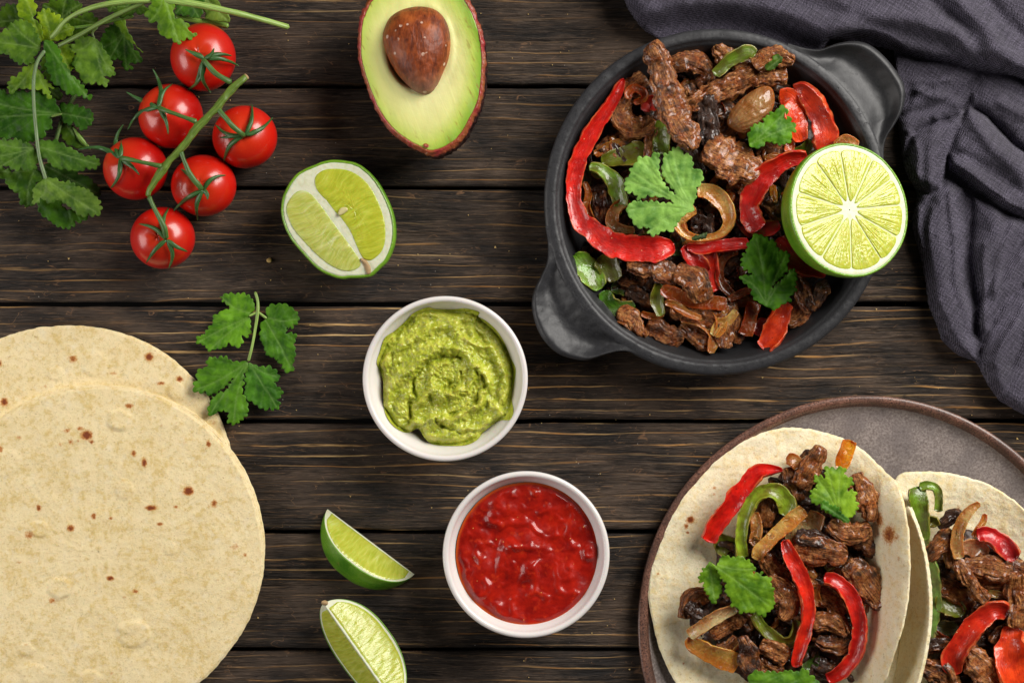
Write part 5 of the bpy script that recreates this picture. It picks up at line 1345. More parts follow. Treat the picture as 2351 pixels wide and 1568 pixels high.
# loose sprig between tomatoes and tortillas
sprig((575, 760, 0), 'small loose coriander sprig lying between the tomatoes and the tortillas',
 [(((1352,135,16),(1366,185,16),(1365,245,18),(1352,340,15),(1335,430,15),(1316,505,16)), [16,20,24,26,28,28], SL), (((1320,265,12),(1365,243,14)), [24,22], SL), (((1367,243,12),(1415,278,14)), [24,22], SL)],
 [([(1180,160),(1205,150),(1230,150),(1250,140),(1275,145),(1300,155),(1335,165),(1345,200),(1350,235),(1320,258),(1332,300),(1325,335),(1315,370),(1290,385),(1275,415),(1245,425),(1215,415),(1190,425),(1160,435),(1110,450),(1095,425),(1060,415),(1047,395),(1062,365),(1100,345),(1125,300),(1130,270),(1165,250),(1180,230),(1225,225),(1205,200),(1180,195)], (1350,255), 20, (0.085,0.33,0.030), dict(per=13, teeth=4.4)),
  ([(1378,310),(1415,278),(1408,240),(1430,210),(1460,198),(1500,200),(1535,215),(1575,240),(1578,290),(1560,325),(1515,318),(1530,350),(1565,370),(1562,420),(1562,480),(1550,550),(1520,555),(1490,540),(1478,490),(1450,488),(1425,480),(1405,440),(1385,400)], (1395,265), 20, (0.055,0.24,0.024), dict(per=14, teeth=4.4)),
  ([(1312,500),(1270,510),(1210,492),(1160,480),(1120,485),(1095,505),(1090,535),(1050,555),(1040,590),(1028,620),(1035,655),(1070,672),(1130,680),(1165,665),(1205,620),(1238,598),(1215,640),(1175,665),(1130,690),(1110,720),(1105,780),(1130,792),(1165,765),(1200,765),(1212,815),(1255,838),(1285,800),(1318,785),(1312,740),(1300,690),(1282,650),(1288,600),(1310,550)], (1316,505), 26, (0.060,0.25,0.024), dict(per=14, teeth=4.6)),
  ([(1318,512),(1350,525),(1400,530),(1440,545),(1475,560),(1483,595),(1450,615),(1480,640),(1494,665),(1482,700),(1480,735),(1440,762),(1405,755),(1360,735),(1320,715),(1300,675),(1300,620),(1310,570)], (1318,510), 26, (0.045,0.22,0.028), dict(per=14, teeth=4.4))], fL)
v, f, su = sweep(fM((832,768,10),(845,772,22),(862,778,12)), 153, 4, n=14, m=12, rough=2)
mk('stem_spot', v, f, MAT['avoskin'], avo, {'su': su, 'edge': np.ones(len(v))})
# ------------------------------------------------------------------ beef, peppers and onions in the pan
def on(fr, pts): return fr(*pts)
# lower layer of beef
beef(fA((600,1230,110),(590,1340,120),(610,1450,100),(640,1520,80)), 66, 'dark shred of beef left of the big light coriander leaf', dark=.5)
beef(fA((560,970,60),(640,920,90),(740,880,110),(870,820,110)), 62, 'saucy brown shred beside the tall red pepper arc', dark=.2)
beef(fA((940,1010,80),(945,920,100),(955,810,100)), 84, 'short upright beef piece left of the narrow green pepper', dark=0)
beef(fC((700,690,80),(790,720,80),(900,750,90),(990,745,70)), 62, 'thin knobbly beef strip below the red pepper tip', dark=.3)
beef(fC((770,790,90),(850,830,130),(960,890,130),(1060,930,110),(1120,1000,80)), 66, 'dark beef piece beside the green pepper curl', dark=.6)
beef(fB((30,960,240),(110,1010,300),(200,1050,290),(290,1090,180)), 118, 'broad pale tan slab of beef in the middle of the pan', th=40, rough=8)
beef(fB((290,1100,150),(290,1170,120),(250,1260,70)), 104, 'small tail of beef hanging below the broad tan slab', dark=.2)
beef(fB((370,970,150),(450,970,170),(560,1010,130)), 80, 'brown beef piece between two coriander leaves and the red arch', dark=.3)
beef(fB((70,230,130),(110,280,150),(100,330,110)), 92, 'reddish beef nugget at the top of the pan', dark=.1, th=36)
beef(fB((200,370,90),(270,350,130),(340,400,110)), 100, 'beef piece under the small green pepper at the pan top')
beef(fA((1060,370,90),(1140,330,130),(1220,320,140),(1310,370,130),(1345,450,90),(1270,510,80)), 88, 'curled grey brown beef strip behind the longest strip')
beef(fA((900,430,110),(820,500,130),(750,600,150),(720,690,150),(790,790,150),(900,790,130),(960,740,90)), 92, 'hook shaped beef strip beside the tip of the red pepper arc')
beef(fA((1210,520,90),(1240,600,120),(1220,700,110)), 84, 'beef piece right of the longest strip', dark=.2)
beef(fA((1340,600,130),(1350,700,150),(1345,800,150),(1370,890,110)), 112, 'charred nearly black beef piece near the middle', dark=.9)
beef(fB((-160,640,90),(-60,600,130),(100,520,150),(240,460,150),(330,420,130)), 110, 'long beef strip rising to the upper right of the pan')
beef(fB((300,430,140),(400,440,150),(510,440,120)), 100, 'thick end piece below the chopped herb flakes', th=34)
beef(fB((310,370,120),(390,310,140),(470,290,140),(540,310,110),(600,330,60)), 122, 'ragged beef strip with chopped green herb on it, by the top rim')
beef(fA((925,210,90),(965,260,150),(1010,380,165),(1050,520,185),(1095,660,215),(1165,800,200),(1220,900,130),(1240,960,70)), 150, 'longest beef strip, running down from the top left rim', th=40, rough=10)
beef(fA((1140,900,80),(1210,960,110),(1290,1050,110),(1330,1130,120)), 92, 'dark saucy beef just right of the big coriander leaf', dark=.6)
beef(fB((60,700,130),(110,680,130),(150,800,120),(90,860,130)), 88, 'saucy crumbled beef next to the glossy onion shell', dark=.5)
beef(fC((1260,330,140),(1330,330,150),(1390,330,120)), 76, 'dark beef showing inside the onion ring', dark=.6)
beef(fC((770,620,60),(850,630,110),(960,635,130),(1050,680,150),(1140,700,120)), 112, 'beef strip right under the tip of the red pepper arc', dark=.1)
beef(fC((1150,690,120),(1220,710,210),(1270,780,200),(1290,840,110)), 116, 'pale chunky beef piece left of the upright red pepper', th=36)
beef(fC((1130,920,130),(1220,950,190),(1330,960,200),(1420,990,150)), 92, 'large beef piece under the long sauced onion', th=34)
beef(fC((1190,1050,110),(1260,1110,150),(1340,1170,130)), 78, 'beef piece below the pale onion hook', dark=.1)
beef(fC((730,1000,110),(800,1000,190),(840,1060,120),(880,1110,60)), 84, 'rust coloured beef nugget at the lower left of the pile', th=36)
beef(fC((790,1040,120),(790,1120,90),(795,1180,50)), 74, 'charred tip pointing down at the bottom left of the pile', dark=.7)
beef(fC((910,1040,110),(990,1070,150),(1080,1120,140),(1180,1130,70)), 76, 'flat beef piece at the bottom of the pile left of the onion hook')
beef(fD((90,900,130),(130,1000,150),(110,1100,140),(100,1210,70)), 92, 'glossy orange brown beef at the bottom of the pile', dark=.1)
beef(fD((210,1000,100),(200,1080,110),(170,1140,80)), 76, 'small beef piece left of the brown onion at the bottom', dark=.2)
beef(fD((620,700,90),(660,790,110),(700,880,130),(740,940,90)), 90, 'beef strip hanging right of the lower coriander leaf', dark=.2)
beef(fD((700,930,80),(750,860,100),(800,790,110),(850,770,80)), 98, 'dark ragged beef bit nearest the right rim', dark=.6)
beef(fD((560,1010,110),(620,960,150),(650,900,110)), 74, 'brown beef piece right of the orange pepper stub', dark=.1)
beef(fB((400,1330,80),(450,1370,110),(490,1440,90)), 84, 'saucy meat inside the curve of the red pepper by the lime', dark=.4)

# green pepper
green(fA((590,1040,70),(700,1010,120),(830,980,150),(910,930,90)), 80, 'wide olive green pepper above the big coriander leaf', OLV)
green(fA((505,1070,50),(590,1095,80),(680,1180,110),(725,1290,110),(735,1360,80)), 92, 'arched green pepper inside the long red arc', (0.15,0.22,0.012))
green(fA((1022,740,80),(1022,850,110),(1012,990,110)), 96, 'narrow green pepper standing under the longest beef strip', (0.17,0.22,0.012))
green(fA((475,1090,60),(470,1200,100),(480,1330,80)), 62, 'dark green pepper hidden behind the arched one', DGR)
green(fA((520,1350,60),(500,1430,70),(520,1330,60)), 52, 'olive scrap beside the red arc', OLV)
green(fB((35,430,60),(110,350,90),(200,290,100),(280,268,90),(320,290,60)), 132, 'curved green pepper strip at the top of the pan', (0.12,0.16,0.012))
green(fC((395,550,70),(450,600,150),(530,700,160),(600,780,80)), 92, 'bright green pepper tile catching the light at the left', BGR, bow=.2)
green(fC((580,560,110),(650,640,170),(700,730,90)), 88, 'olive brown pepper tile next to the bright green one', OLV)
green(fC((610,800,80),(640,880,110),(720,930,110),(830,905,60)), 86, 'dark green pepper curl at the lower left', (0.06,0.14,0.008))
green(fC((660,770,60),(740,790,90),(790,820,50)), 66, 'inside of the green pepper curl', DGR)
green(fC((1005,750,60),(985,860,90),(1015,980,60)), 100, 'thin olive pepper slip in the dark beef', OLV)
green(fB((590,985,60),(670,960,90),(720,890,70)), 92, 'small green pepper behind the red arch', (0.12,0.17,0.012))
green(fC((740,400,30),(820,395,50),(930,370,40)), 86, 'olive pepper edge under the big coriander leaf', OLV)
green(fC((1110,390,60),(1125,470,80),(1120,560,60)), 84, 'very dark pepper scrap left of the onion ring', DGR)
green(fD((690,650,60),(740,700,70)), 60, 'dark green scrap below the lime', DGR)
green(fB((460,1190,40),(490,1250,60),(490,1420,60)), 60, 'dark green scrap left of the lime', DGR)

# red pepper
pepper(np.vstack([fA((748,450,24),(715,530,70),(655,640,84),(575,750,96),(510,860,112),(450,980,112),(410,1100,108),(392,1230,100),(405,1340,104),(445,1450,120)), fC((530,375,140),(620,450,160),(730,490,168),(850,505,175),(970,505,170),(1060,490,130),(1105,470,60))]),
       [100,104,104,104,102,100,98,96,98,102,108,116,120,124,126,122,118], 'longest red pepper arc down the left side of the pan', (0.66,0.010,0.006), th=20, bow=-.2, tilt=[.3,.3,.3,.3,.3,.25,.2,.1,0,0,0,0,0,0,0,0,0])
pepper(fB((600,550,120),(660,530,110),(730,610,140),(785,720,160),(815,830,165),(800,930,140),(770,980,90)), [118,128,124,118,114,108,102], 'fat red pepper arch near the upper right rim', (0.60,0.030,0.010), th=44, bow=.1)
pepper(fB((490,600,130),(560,600,150),(600,700,150),(620,800,130),(650,900,70)), [120,124,122,116,108], 'orange red flap folded from the top of the pepper arch', (0.82,0.050,0.006), th=12)
pepper(fB((690,1010,80),(570,1020,110),(460,1080,130),(370,1160,150),(310,1260,150),(280,1350,130),(300,1440,150),(350,1520,130)), 126, 'red pepper strip curving left of the lime half', th=22)
pepper(fB((320,1500,80),(400,1510,100),(500,1490,60)), 108, 'foot of the curved pepper pointing under the lime', th=16)
pepper(fC((1195,490,60),(1300,505,70),(1450,480,84),(1600,468,80),(1640,460,60)), 112, 'thin horizontal red pepper below the onion ring')
pepper(fC((1180,480,90),(1220,540,120),(1290,610,110),(1345,670,50)), 106, 'short red pepper slanting down from the horizontal one')
pepper(fC((1350,520,90),(1375,620,96),(1370,720,96),(1385,810,90)), 100, 'upright red pepper left of the lower coriander leaf', (0.70,0.018,0.006))
pepper(fD((480,430,100),(560,540,150),(660,620,150),(760,665,90),(825,678,40)), 104, 'dark red pepper sticking out under the lime half', DRED, th=24)
pepper(fD((545,880,90),(500,980,130),(455,1090,150),(400,1180,130),(375,1215,110)), 96, 'orange red pepper stub pointing to the bottom rim', (0.76,0.045,0.008), th=34, bow=.1)
pepper(fD((110,590,80),(150,680,110),(165,760,70)), 70, 'deep red pepper seen through the dark onion ring', DRED)
pepper(fD((320,1110,90),(370,1050,100),(400,1000,60)), 76, 'small red piece left of the orange red stub', DRED)
pepper(fB((530,920,80),(600,940,90)), 96, 'orange scrap beneath the flap of the pepper arch', (0.55,0.08,0.01))
pepper(fA((900,690,60),(930,620,100),(1000,650,90)), 84, 'dark red piece tucked left of the longest beef strip', DRED)
pepper(fB((200,1410,50),(250,1490,90),(310,1560,70)), 84, 'dark red edge right of the onion ring', DRED)

# onion
def onion_shell(outline, pole, z, dome, color, label):
    """cupped onion layer: ribs run out from the root end"""
    pl = np.asarray(pole, float).ravel()[:2]
    def su_(x, y, R):
        a = np.arctan2(y - pl[1], x - pl[0]); r = np.hypot(x - pl[0], y - pl[1])
        return np.stack([a * 300, r, 0.95 * R ** 3], -1)
    def zf(x, y, R):
        a = np.arctan2(y - pl[1], x - pl[0])
        return dome * (1 - R ** 3.2) + 0.8 * np.sin(a * 40) * (1 - R ** 4) - 6 * np.exp(-((R - 0.62) / 0.035) ** 2) * (np.sin(a * 3) > 0.2) + 1.5 * fbm(x / 22, y / 22, 1, 2)
    o = patch('onion_slice', outline, z, MAT['onion'], None, dome=0.0, K=40, skirt=7, n=150, color=color, zf=zf, attrs={'su': su_})
    return tag(o, label, 'onion', 'slices of fried onion')
onion_shell(fB((125,770),(140,700),(180,640),(230,590),(300,540),(370,508),(425,512),(452,550),(458,610),(445,665),(415,720),(365,775),(305,815),(240,835),(175,815)), fB((90,830)), 124, 18, (0.44,0.26,0.10), 'glossy golden onion shell above the tan slab')
onion(fC((1270,90,100),(1370,110,120),(1460,190,120),(1495,300,90),(1450,390,60),(1330,430,50),(1200,410,60),(1140,330,80),(1180,260,100),(1260,220,70)), 112, 'large golden onion ring under the tip of the big leaf', GOLD, th=26, bow=.2)
onion(fC((800,175,40),(720,200,80),(672,270,90),(675,340,90),(740,370,70),(830,380,50)), 92, 'half onion ring below the arched green pepper', (0.50,0.28,0.10), th=20)
onion(fA((790,600,40),(785,550,60),(830,520,60),(890,550,60),(890,600,50),(820,625,40)), 118, 'small orange onion curl near the red pepper tip', (0.52,0.12,0.02), th=14)
onion(fA((540,990,50),(640,940,80),(740,900,60)), 76, 'sauced onion strip crossing behind the red arc', AMB)
onion(fC((1010,790,60),(1100,820,110),(1240,870,110),(1360,880,110),(1480,900,90)), 116, 'long sauced brown onion strip across the lower beef', (0.42,0.11,0.018), th=12)
onion(fC((1148,1000,50),(1230,1005,60),(1330,1040,80),(1395,1100,100),(1385,1170,80),(1362,1245,40)), 100, 'pale golden onion hook at the bottom of the pile', (0.62,0.34,0.12), th=14)
onion(fC((1560,520,40),(1470,560,60),(1425,660,60),(1440,750,70),(1510,820,60),(1550,860,40)), 96, 'dark charred onion ring left of the lower leaf', BRN, th=16)
onion(fD((190,560,120),(200,640,150),(230,700,90)), 80, 'brown translucent onion between the coriander leaves', (0.26,0.10,0.03))
onion(fB((880,930,60),(960,890,90),(1050,930,60)), 120, 'onion shell peeping above the lime half', (0.58,0.26,0.08), th=16)
onion(fD((320,880,90),(290,980,110),(250,1120,100)), 94, 'shiny red brown onion left of the orange red stub', (0.34,0.08,0.015))
onion(fD((130,870,40),(210,825,60),(300,790,50)), 104, 'thin brown onion slip under the lower leaf', BRN)
onion(fB((445,1200,40),(450,1270,55),(470,1330,30)), 124, 'small yellow garlic like sliver left of the lime', (0.70,0.34,0.03))
onion(fB((70,1270,60),(170,1300,110),(230,1400,80)), 88, 'dark brown onion shell right of the big ring', BRN)
onion(fD((0,990,70),(70,930,90),(130,950,70)), 104, 'orange sauced onion bit on the lower beef', AMB)

onion(fA((470,1180,40),(500,1260,50),(490,1360,50),(530,1450,40)), 70, 'limp amber onion strand hidden beside the arched green pepper', AMB)
onion(fB((20,600,40),(80,660,60),(70,760,60),(20,820,40)), 96, 'sticky brown onion strand left of the golden shell', BRN)
onion(fC((1040,880,40),(1110,900,60),(1200,960,60),(1300,1000,40)), 110, 'narrow amber onion strand under the long sauced strip', AMB)
onion(fC((1360,900,60),(1420,960,80),(1440,1050,80),(1400,1130,50)), 108, 'curled orange onion ribbon at the bottom of the pile', (0.66,0.27,0.05))
onion(fD((20,1120,50),(60,1040,70),(130,1010,70),(190,940,50)), 108, 'clear golden onion ribbon across the lowest beef', GOLD)
onion(fC((870,960,40),(960,980,50),(1040,960,40)), 88, 'small amber onion strip above the flat bottom beef', AMB)
onion(fB((380,1020,40),(460,1000,50),(540,1020,50)), 98, 'thin orange onion strip above the red pepper by the lime', AMB)
# coriander in the pan
leaf(fA((1250,1385),(1238,1340),(1265,1290),(1262,1230),(1310,1180),(1310,1130),(1285,1090),(1248,1095),(1238,1040),(1215,990),(1170,975),(1150,945),(1105,940),(1075,965),(1070,985),(1035,985),(1028,1030),(1018,1090),(1030,1140),(1065,1200),(1125,1262),(1100,1262),(1050,1215),(1020,1160),(998,1100),(1006,1030),(985,972),(940,1000),(890,1005),(862,1010),(835,1050),(790,1095),(800,1130),(755,1170),(758,1210),(770,1255),(830,1270),(860,1308),(905,1290),(970,1285),(1040,1295),(1110,1335),(1040,1330),(960,1322),(870,1318),(805,1325),(770,1360),(778,1410),(800,1440),(825,1490),(870,1505),(925,1500),(920,1545),(965,1560),(1010,1540),(1060,1525),(1090,1540),(1120,1495),(1155,1440),(1200,1405)),
     fA((1245,1385)), 148, LG, teeth=4.0, lobe=2.0, per=15, label='largest pale green coriander leaf lying in the middle left of the pan', wavy=4)
leaf(fB((280,930),(275,890),(270,850),(285,800),(330,780),(370,765),(375,735),(420,715),(425,690),(465,680),(500,650),(535,660),(560,700),(575,760),(600,790),(603,835),(575,860),(570,895),(530,915),(500,930),(470,905),(410,905),(345,940),(300,940)), fB((290,915)), 142, (0.070,0.28,0.020), teeth=4.4, per=15, label='coriander leaf lying by the onion shell and the red arch', curl=-.06)
leaf(fD((400,915),(360,890),(310,865),(300,820),(290,780),(250,760),(215,705),(260,690),(320,690),(240,650),(225,590),(228,545),(265,530),(262,460),(300,440),(305,410),(350,402),(400,420),(415,445),(465,455),(480,500),(490,525),(545,520),(562,560),(550,620),(555,670),(500,720),(440,780),(520,700),(590,640),(610,680),(618,720),(605,770),(608,805),(580,830),(570,870),(520,890),(460,942),(430,925)), fD((400,905)), 140, (0.055,0.25,0.020), teeth=4.0, lobe=3.0, per=14, label='coriander leaf below and left of the lime half', curl=-.05, cup=-.08)
leaf(fB((490,285),(512,310),(495,350),(440,390),(400,395),(388,365),(430,330),(450,290)), fB((400,390)), 148, DG, teeth=1.5, per=12, label='tiny chopped coriander flake on the top beef strip')
leaf(fC((1230,430),(1260,410),(1310,400),(1345,390),(1330,425),(1290,440),(1240,445)), fC((1230,435)), 132, (0.02,0.06,0.02), teeth=1.5, per=9, label='dark wilted herb flake on the onion ring')

# ------------------------------------------------------------------ filling of the front taco
TF = 'in the front taco'
beef(fE((1290,470,90),(1260,540,160),(1210,620,190),(1170,690,130)), 92, 'beef piece by the yellow pepper in the front taco', th=42)
beef(fE((1050,590,60),(1090,680,90),(1130,760,100),(1150,830,70)), 80, 'thin shred of beef above the green pepper hook', dark=.2)
beef(fE((940,830,100),(930,900,120),(920,980,90)), 72, 'small beef bit inside the green pepper hook', dark=.1)
beef(fF((390,630,110),(430,710,150),(470,800,160),(500,900,140),(480,960,90)), 112, 'pinkish brown beef strip down the right of the front taco', th=36)
beef(fF((240,1000,90),(310,1040,150),(400,1050,150),(480,1020,100)), 110, 'rounded tan beef piece below the top coriander leaf', th=38)
beef(fF((380,1090,120),(460,1110,150),(530,1160,120)), 86, 'dark beef piece against the taco wall', dark=.4)
beef(fE((1110,1150,130),(1220,1150,220),(1330,1170,190),(1440,1190,150),(1500,1190,90)), 104, 'wide folded beef slice in the middle of the front taco', th=40)
beef(fE((1160,1080,90),(1250,1090,130),(1340,1120,110)), 112, 'charred dark top of the wide folded beef', dark=.8)
beef(fF((330,1260,130),(420,1330,190),(490,1430,200),(560,1530,150),(590,1590,80)), 96, 'large dark beef slice leaning on the taco wall', th=40, dark=.25)
beef(fG((430,1010,90),(440,930,130),(500,830,150),(580,800,120),(640,860,80)), 82, 'beef chunk left of the coriander in the front taco', th=38)
beef(fG((450,900,90),(530,960,100),(610,980,80)), 92, 'charred black edge behind the pale onion', dark=.9)
beef(fG((1130,480,100),(1180,560,150),(1250,620,150),(1300,650,90)), 82, 'beef under the orange onion strip', dark=.1)
beef(fG((1150,640,130),(1220,720,200),(1300,830,230),(1310,940,190),(1250,1000,100)), 96, 'light brown beef left of the long red pepper', th=40)
beef(fG((640,1140,100),(740,1080,150),(860,1010,160),(930,1070,130)), 82, 'grey brown beef behind the v shaped onion')
beef(fG((760,1010,90),(860,960,120),(960,1000,130),(1030,1100,100)), 76, 'beef under the coriander tip', dark=.3)
beef(fG((940,1190,90),(970,1280,170),(990,1380,180),(1030,1460,110)), 92, 'shiny dark orange piece near the bottom of the front taco', dark=.4, rough=5)
beef(fG((1120,1250,130),(1220,1290,190),(1290,1330,150)), 84, 'pale beef nugget between peppers at the bottom', th=36)
beef(fG((860,1180,70),(800,1240,80),(720,1260,70)), 72, 'brown shred inside the v shaped onion', dark=.2)
beef(fG((1060,1380,110),(1180,1450,110),(1290,1480,80)), 76, 'orange brown onion and beef scrap by the bottom leaf', dark=.1)
beef(fH((-40,740,130),(60,790,190),(170,860,190),(220,950,110)), 78, 'speckled beef left of the curved red pepper', th=34)
beef(fH((20,1050,120),(120,1020,190),(220,1060,150),(280,1120,80)), 88, 'beef piece inside the curved red pepper', th=34)
beef(fH((20,1190,90),(130,1230,140),(240,1220,170),(300,1160,90)), 78, 'lower beef piece inside the curved red pepper', dark=.2)
beef(fH((30,1400,150),(130,1450,170),(240,1400,120)), 56, 'dark beef at the foot of the curved red pepper', dark=.7)
beef(fH((440,800,90),(490,950,120),(520,1100,110),(490,1250,70)), 62, 'dark beef right of the curved red pepper', dark=.6)
beef(fF((560,920,90),(580,1030,110),(610,1140,70)), 78, 'blackened sliver against the scorched taco wall', dark=.9)
beef(fH((150,540,110),(230,570,110),(250,640,70)), 72, 'small dark beef above the curved red pepper', dark=.4)
green(fE((565,1080,80),(630,1130,150),(690,1190,110)), 62, 'olive charred pepper at the left edge of the filling', OLV)
green(fE((755,1225,80),(742,1120,80),(752,1000,76),(782,900,76),(830,810,90),(920,750,95),(1010,770,110),(1070,850,130),(1060,930,100)), [84,90,94,96,100,104,104,102,96], 'green pepper hook in the front taco', (0.24,0.27,0.018), th=24, bow=.3)
green(fG((1030,960,80),(1090,1060,90),(1170,1150,100),(1260,1210,100),(1360,1200,90),(1400,1110,80),(1390,1020,60)), 88, 'green pepper curl below the coriander in the front taco', (0.17,0.19,0.012), th=22, bow=.2)
green(fG((1480,1250,110),(1520,1350,150),(1500,1460,110)), 62, 'dark green pepper under the lower red pepper end', DGR)
green(fE((1330,1290,70),(1400,1260,80),(1470,1290,60)), 76, 'olive scrap under the wide beef', OLV)
onion(fE((1060,520,70),(1120,540,110),(1160,590,80)), 92, 'brown onion petal at the top of the front taco', (0.46,0.22,0.06))
onion(fE((1515,390,100),(1495,460,110),(1465,540,110),(1445,600,80)), 96, 'yellow orange pepper stick at the top of the front taco', (0.80,0.33,0.018), th=24, bow=.1)
onion(fE((830,900,70),(850,980,80),(855,1040,90),(840,1110,90),(880,1090,70)), 86, 'onion piece inside the green pepper hook', (0.56,0.30,0.09), th=16)
onion(fE((1060,1110,110),(1150,1070,130),(1240,1000,150),(1290,900,120)), 92, 'clear pale onion leaf below the top coriander', (0.66,0.45,0.19))
onion(fE((850,1240,80),(880,1170,110),(970,1080,110),(1080,980,110),(1190,880,100)), [96,106,112,116,116], 'long orange onion strip lying across the front taco', (0.78,0.42,0.11), th=12)
onion(fG((880,915,80),(780,955,110),(660,1020,120),(540,1100,120),(460,1160,110)), [112,112,108,100,90], 'upper limb of the v shaped onion, clear and pale', (0.70,0.49,0.24), th=14)
onion(fG((450,1170,90),(500,1230,140),(610,1290,170),(740,1350,190),(850,1390,190),(895,1410,150)), [88,82,80,80,80,80], 'lower limb of the v shaped onion, golden', (0.70,0.40,0.09), th=14)
pepper(fE((1040,606,16),(975,600,60),(880,610,100),(800,680,112),(720,780,120),(640,890,120),(560,1000,124),(505,1110,104)), [96,98,98,98,96,92,86,78], 'bright red pepper lying on the bare tortilla at the left', (0.72,0.010,0.006), th=26, bow=.1)
pepper(fG((1290,320,50),(1330,420,110),(1380,530,130),(1440,650,130),(1480,770,124),(1500,880,110),(1500,1000,110),(1470,1130,110),(1430,1260,104),(1400,1370,90),(1405,1430,60)), [120,126,126,124,122,120,116,112,106,100,96], 'long thin red pepper down the middle of the front taco', (0.68,0.016,0.006), th=26, bow=.2)
pepper(fH((90,650,100),(180,670,110),(280,750,124),(350,860,130),(390,980,130),(405,1100,126),(390,1230,124),(340,1360,120),(240,1470,120),(120,1540,100)), [110,118,120,118,116,112,108,100,90,80], 'curved red pepper at the right of the front taco', (0.60,0.010,0.006), th=26, bow=.2)
leaf(fG((640,508),(655,540),(690,560),(715,600),(735,650),(745,700),(745,760),(722,800),(715,835),(690,880),(650,850),(615,790),(600,740),(575,700),(555,680),(560,620),(575,575),(610,560)), fG((640,510)), 120, (0.10,0.31,0.025), teeth=3.4, per=12, label='left small leaflet of the coriander in the front taco', curl=-.05)
leaf(fG((645,510),(700,550),(720,500),(745,470),(810,463),(870,470),(930,480),(985,490),(1000,530),(1038,560),(1035,600),(1010,640),(1050,620),(1105,605),(1120,640),(1165,650),(1175,700),(1200,730),(1192,790),(1212,850),(1190,900),(1170,945),(1115,975),(1060,960),(1000,965),(960,940),(905,955),(875,910),(835,900),(835,850),(790,800),(780,720),(740,640),(700,590)), fG((650,515)), 128, (0.11,0.34,0.030), teeth=4.2, per=13, label='broad coriander leaf in the front taco beside the bare tortilla', curl=-.04)
leaf(fE((1480,970),(1440,950),(1380,915),(1320,870),(1260,840),(1232,800),(1235,750),(1280,735),(1268,700),(1262,665),(1300,645),(1340,640),(1345,595),(1390,585),(1445,585),(1480,600),(1475,635),(1520,655),(1530,700),(1500,740),(1545,760),(1560,810),(1562,870),(1550,920),(1510,935)), fE((1440,925)), 138, (0.15,0.42,0.045), teeth=4.6, per=13, label='light green coriander leaf at the top of the front taco')
leaf(fE((1310,830),(1350,830),(1400,860),(1440,880),(1460,920),(1510,950),(1500,978),(1440,950),(1370,910),(1320,870)), fE((1500,970)), 142, (0.04,0.20,0.02), teeth=3, per=10, label='folded dark lobe under the light green coriander leaf')
leaf(fG((970,1530),(1000,1490),(1060,1450),(1130,1475),(1200,1465),(1280,1470),(1350,1455),(1420,1465),(1460,1445),(1520,1480),(1560,1530),(1600,1600),(1500,1680),(1250,1700),(1050,1660)), fG((980,1560)), 120, (0.075,0.27,0.030), teeth=3.5, per=15, label='coriander leaf cut off by the bottom edge of the photo')

onion(fG((980,600,60),(1060,680,90),(1080,780,80)), 84, 'golden onion strip between the coriander and the long red pepper', GOLD)
onion(fE((1090,1300,60),(1160,1340,80),(1180,1420,60)), 90, 'amber onion strip left of the long red pepper', AMB)
onion(fH((40,700,60),(20,800,80),(60,900,60)), 92, 'light amber onion strip beside the upper end of the curved red pepper', (0.66,0.30,0.07))
# ------------------------------------------------------------------ filling of the rear taco
green(fF((830,720,110),(845,800,130),(860,900,120),(880,1000,100),(890,1100,70)), [110,118,118,112,104], 'tall green pepper standing at the left of the rear taco', (0.14,0.21,0.012), th=16)
green(fF((880,1060,70),(905,1200,100),(930,1350,130),(940,1500,140),(930,1620,140),(905,1740,130),(880,1840,90)), [84,84,86,88,88,84,80], 'grey green shiny pepper edge along the taco flap', (0.17,0.24,0.055), th=18)
green(fF((850,720,50),(920,712,60),(975,740,60),(990,820,50),(985,900,50)), 112, 'loop of green pepper at the top of the rear taco', (0.16,0.21,0.02), th=14)
green(fF((915,1000,60),(945,960,90),(960,1010,80)), 96, 'olive pepper pad under the green loop', (0.20,0.18,0.02), th=24, bow=.3)
green(fF((940,1270,60),(950,1380,80),(945,1500,60)), 74, 'dark green slip beside the flap', DGR)
green(fH((1060,900,90),(1150,880,170),(1250,920,150),(1320,960,80)), 88, 'olive brown pepper piece in the rear taco', OLV)
green(fH((1060,1080,100),(1160,1090,140),(1260,1070,80)), 72, 'nearly black pepper piece in the rear taco', (0.03,0.03,0.006))
beef(fH((1110,200,80),(1170,150,120),(1230,120,120),(1260,140,70)), 84, 'blackened beef shred near the onion horn', dark=.8)
beef(fH((1020,470,110),(1090,380,160),(1150,310,160),(1190,270,100)), 92, 'knotted dark beef shred left of the onion horn', dark=.35, th=34)
beef(fH((1170,400,90),(1190,480,100),(1200,550,60)), 84, 'beef bit beside the foot of the onion horn', dark=.2)
beef(fH((1100,560,130),(1180,620,170),(1290,700,160)), 66, 'dark beef under the diagonal strip', dark=.6)
beef(fH((1240,510,70),(1300,590,110),(1380,690,130),(1450,790,120),(1520,860,90)), 118, 'diagonal beef strip crossing the rear taco', th=34)
beef(fH((1310,560,110),(1400,550,150),(1520,560,190),(1640,600,190),(1730,620,120)), 108, 'wide grey brown beef slice in the rear taco', th=34)
beef(fH((1460,680,90),(1560,700,130),(1680,690,120)), 88, 'beef layer under the wide slice in the rear taco')
beef(fH((1100,720,120),(1200,750,170),(1300,830,170),(1370,930,100)), 80, 'brown beef above the olive pepper in the rear taco', dark=.15)
beef(fH((1700,540,110),(1800,580,150),(1900,600,150)), 100, 'beef piece at the right frame edge below the red pepper', dark=.1)
beef(fH((1770,650,150),(1760,780,190),(1780,900,200),(1770,1040,150)), 104, 'tall tan beef slice at the right edge', th=36)
beef(fH((1560,1200,70),(1600,1140,100),(1680,1110,80)), 80, 'crumbly beef under the tip of the large red pepper', dark=.1)
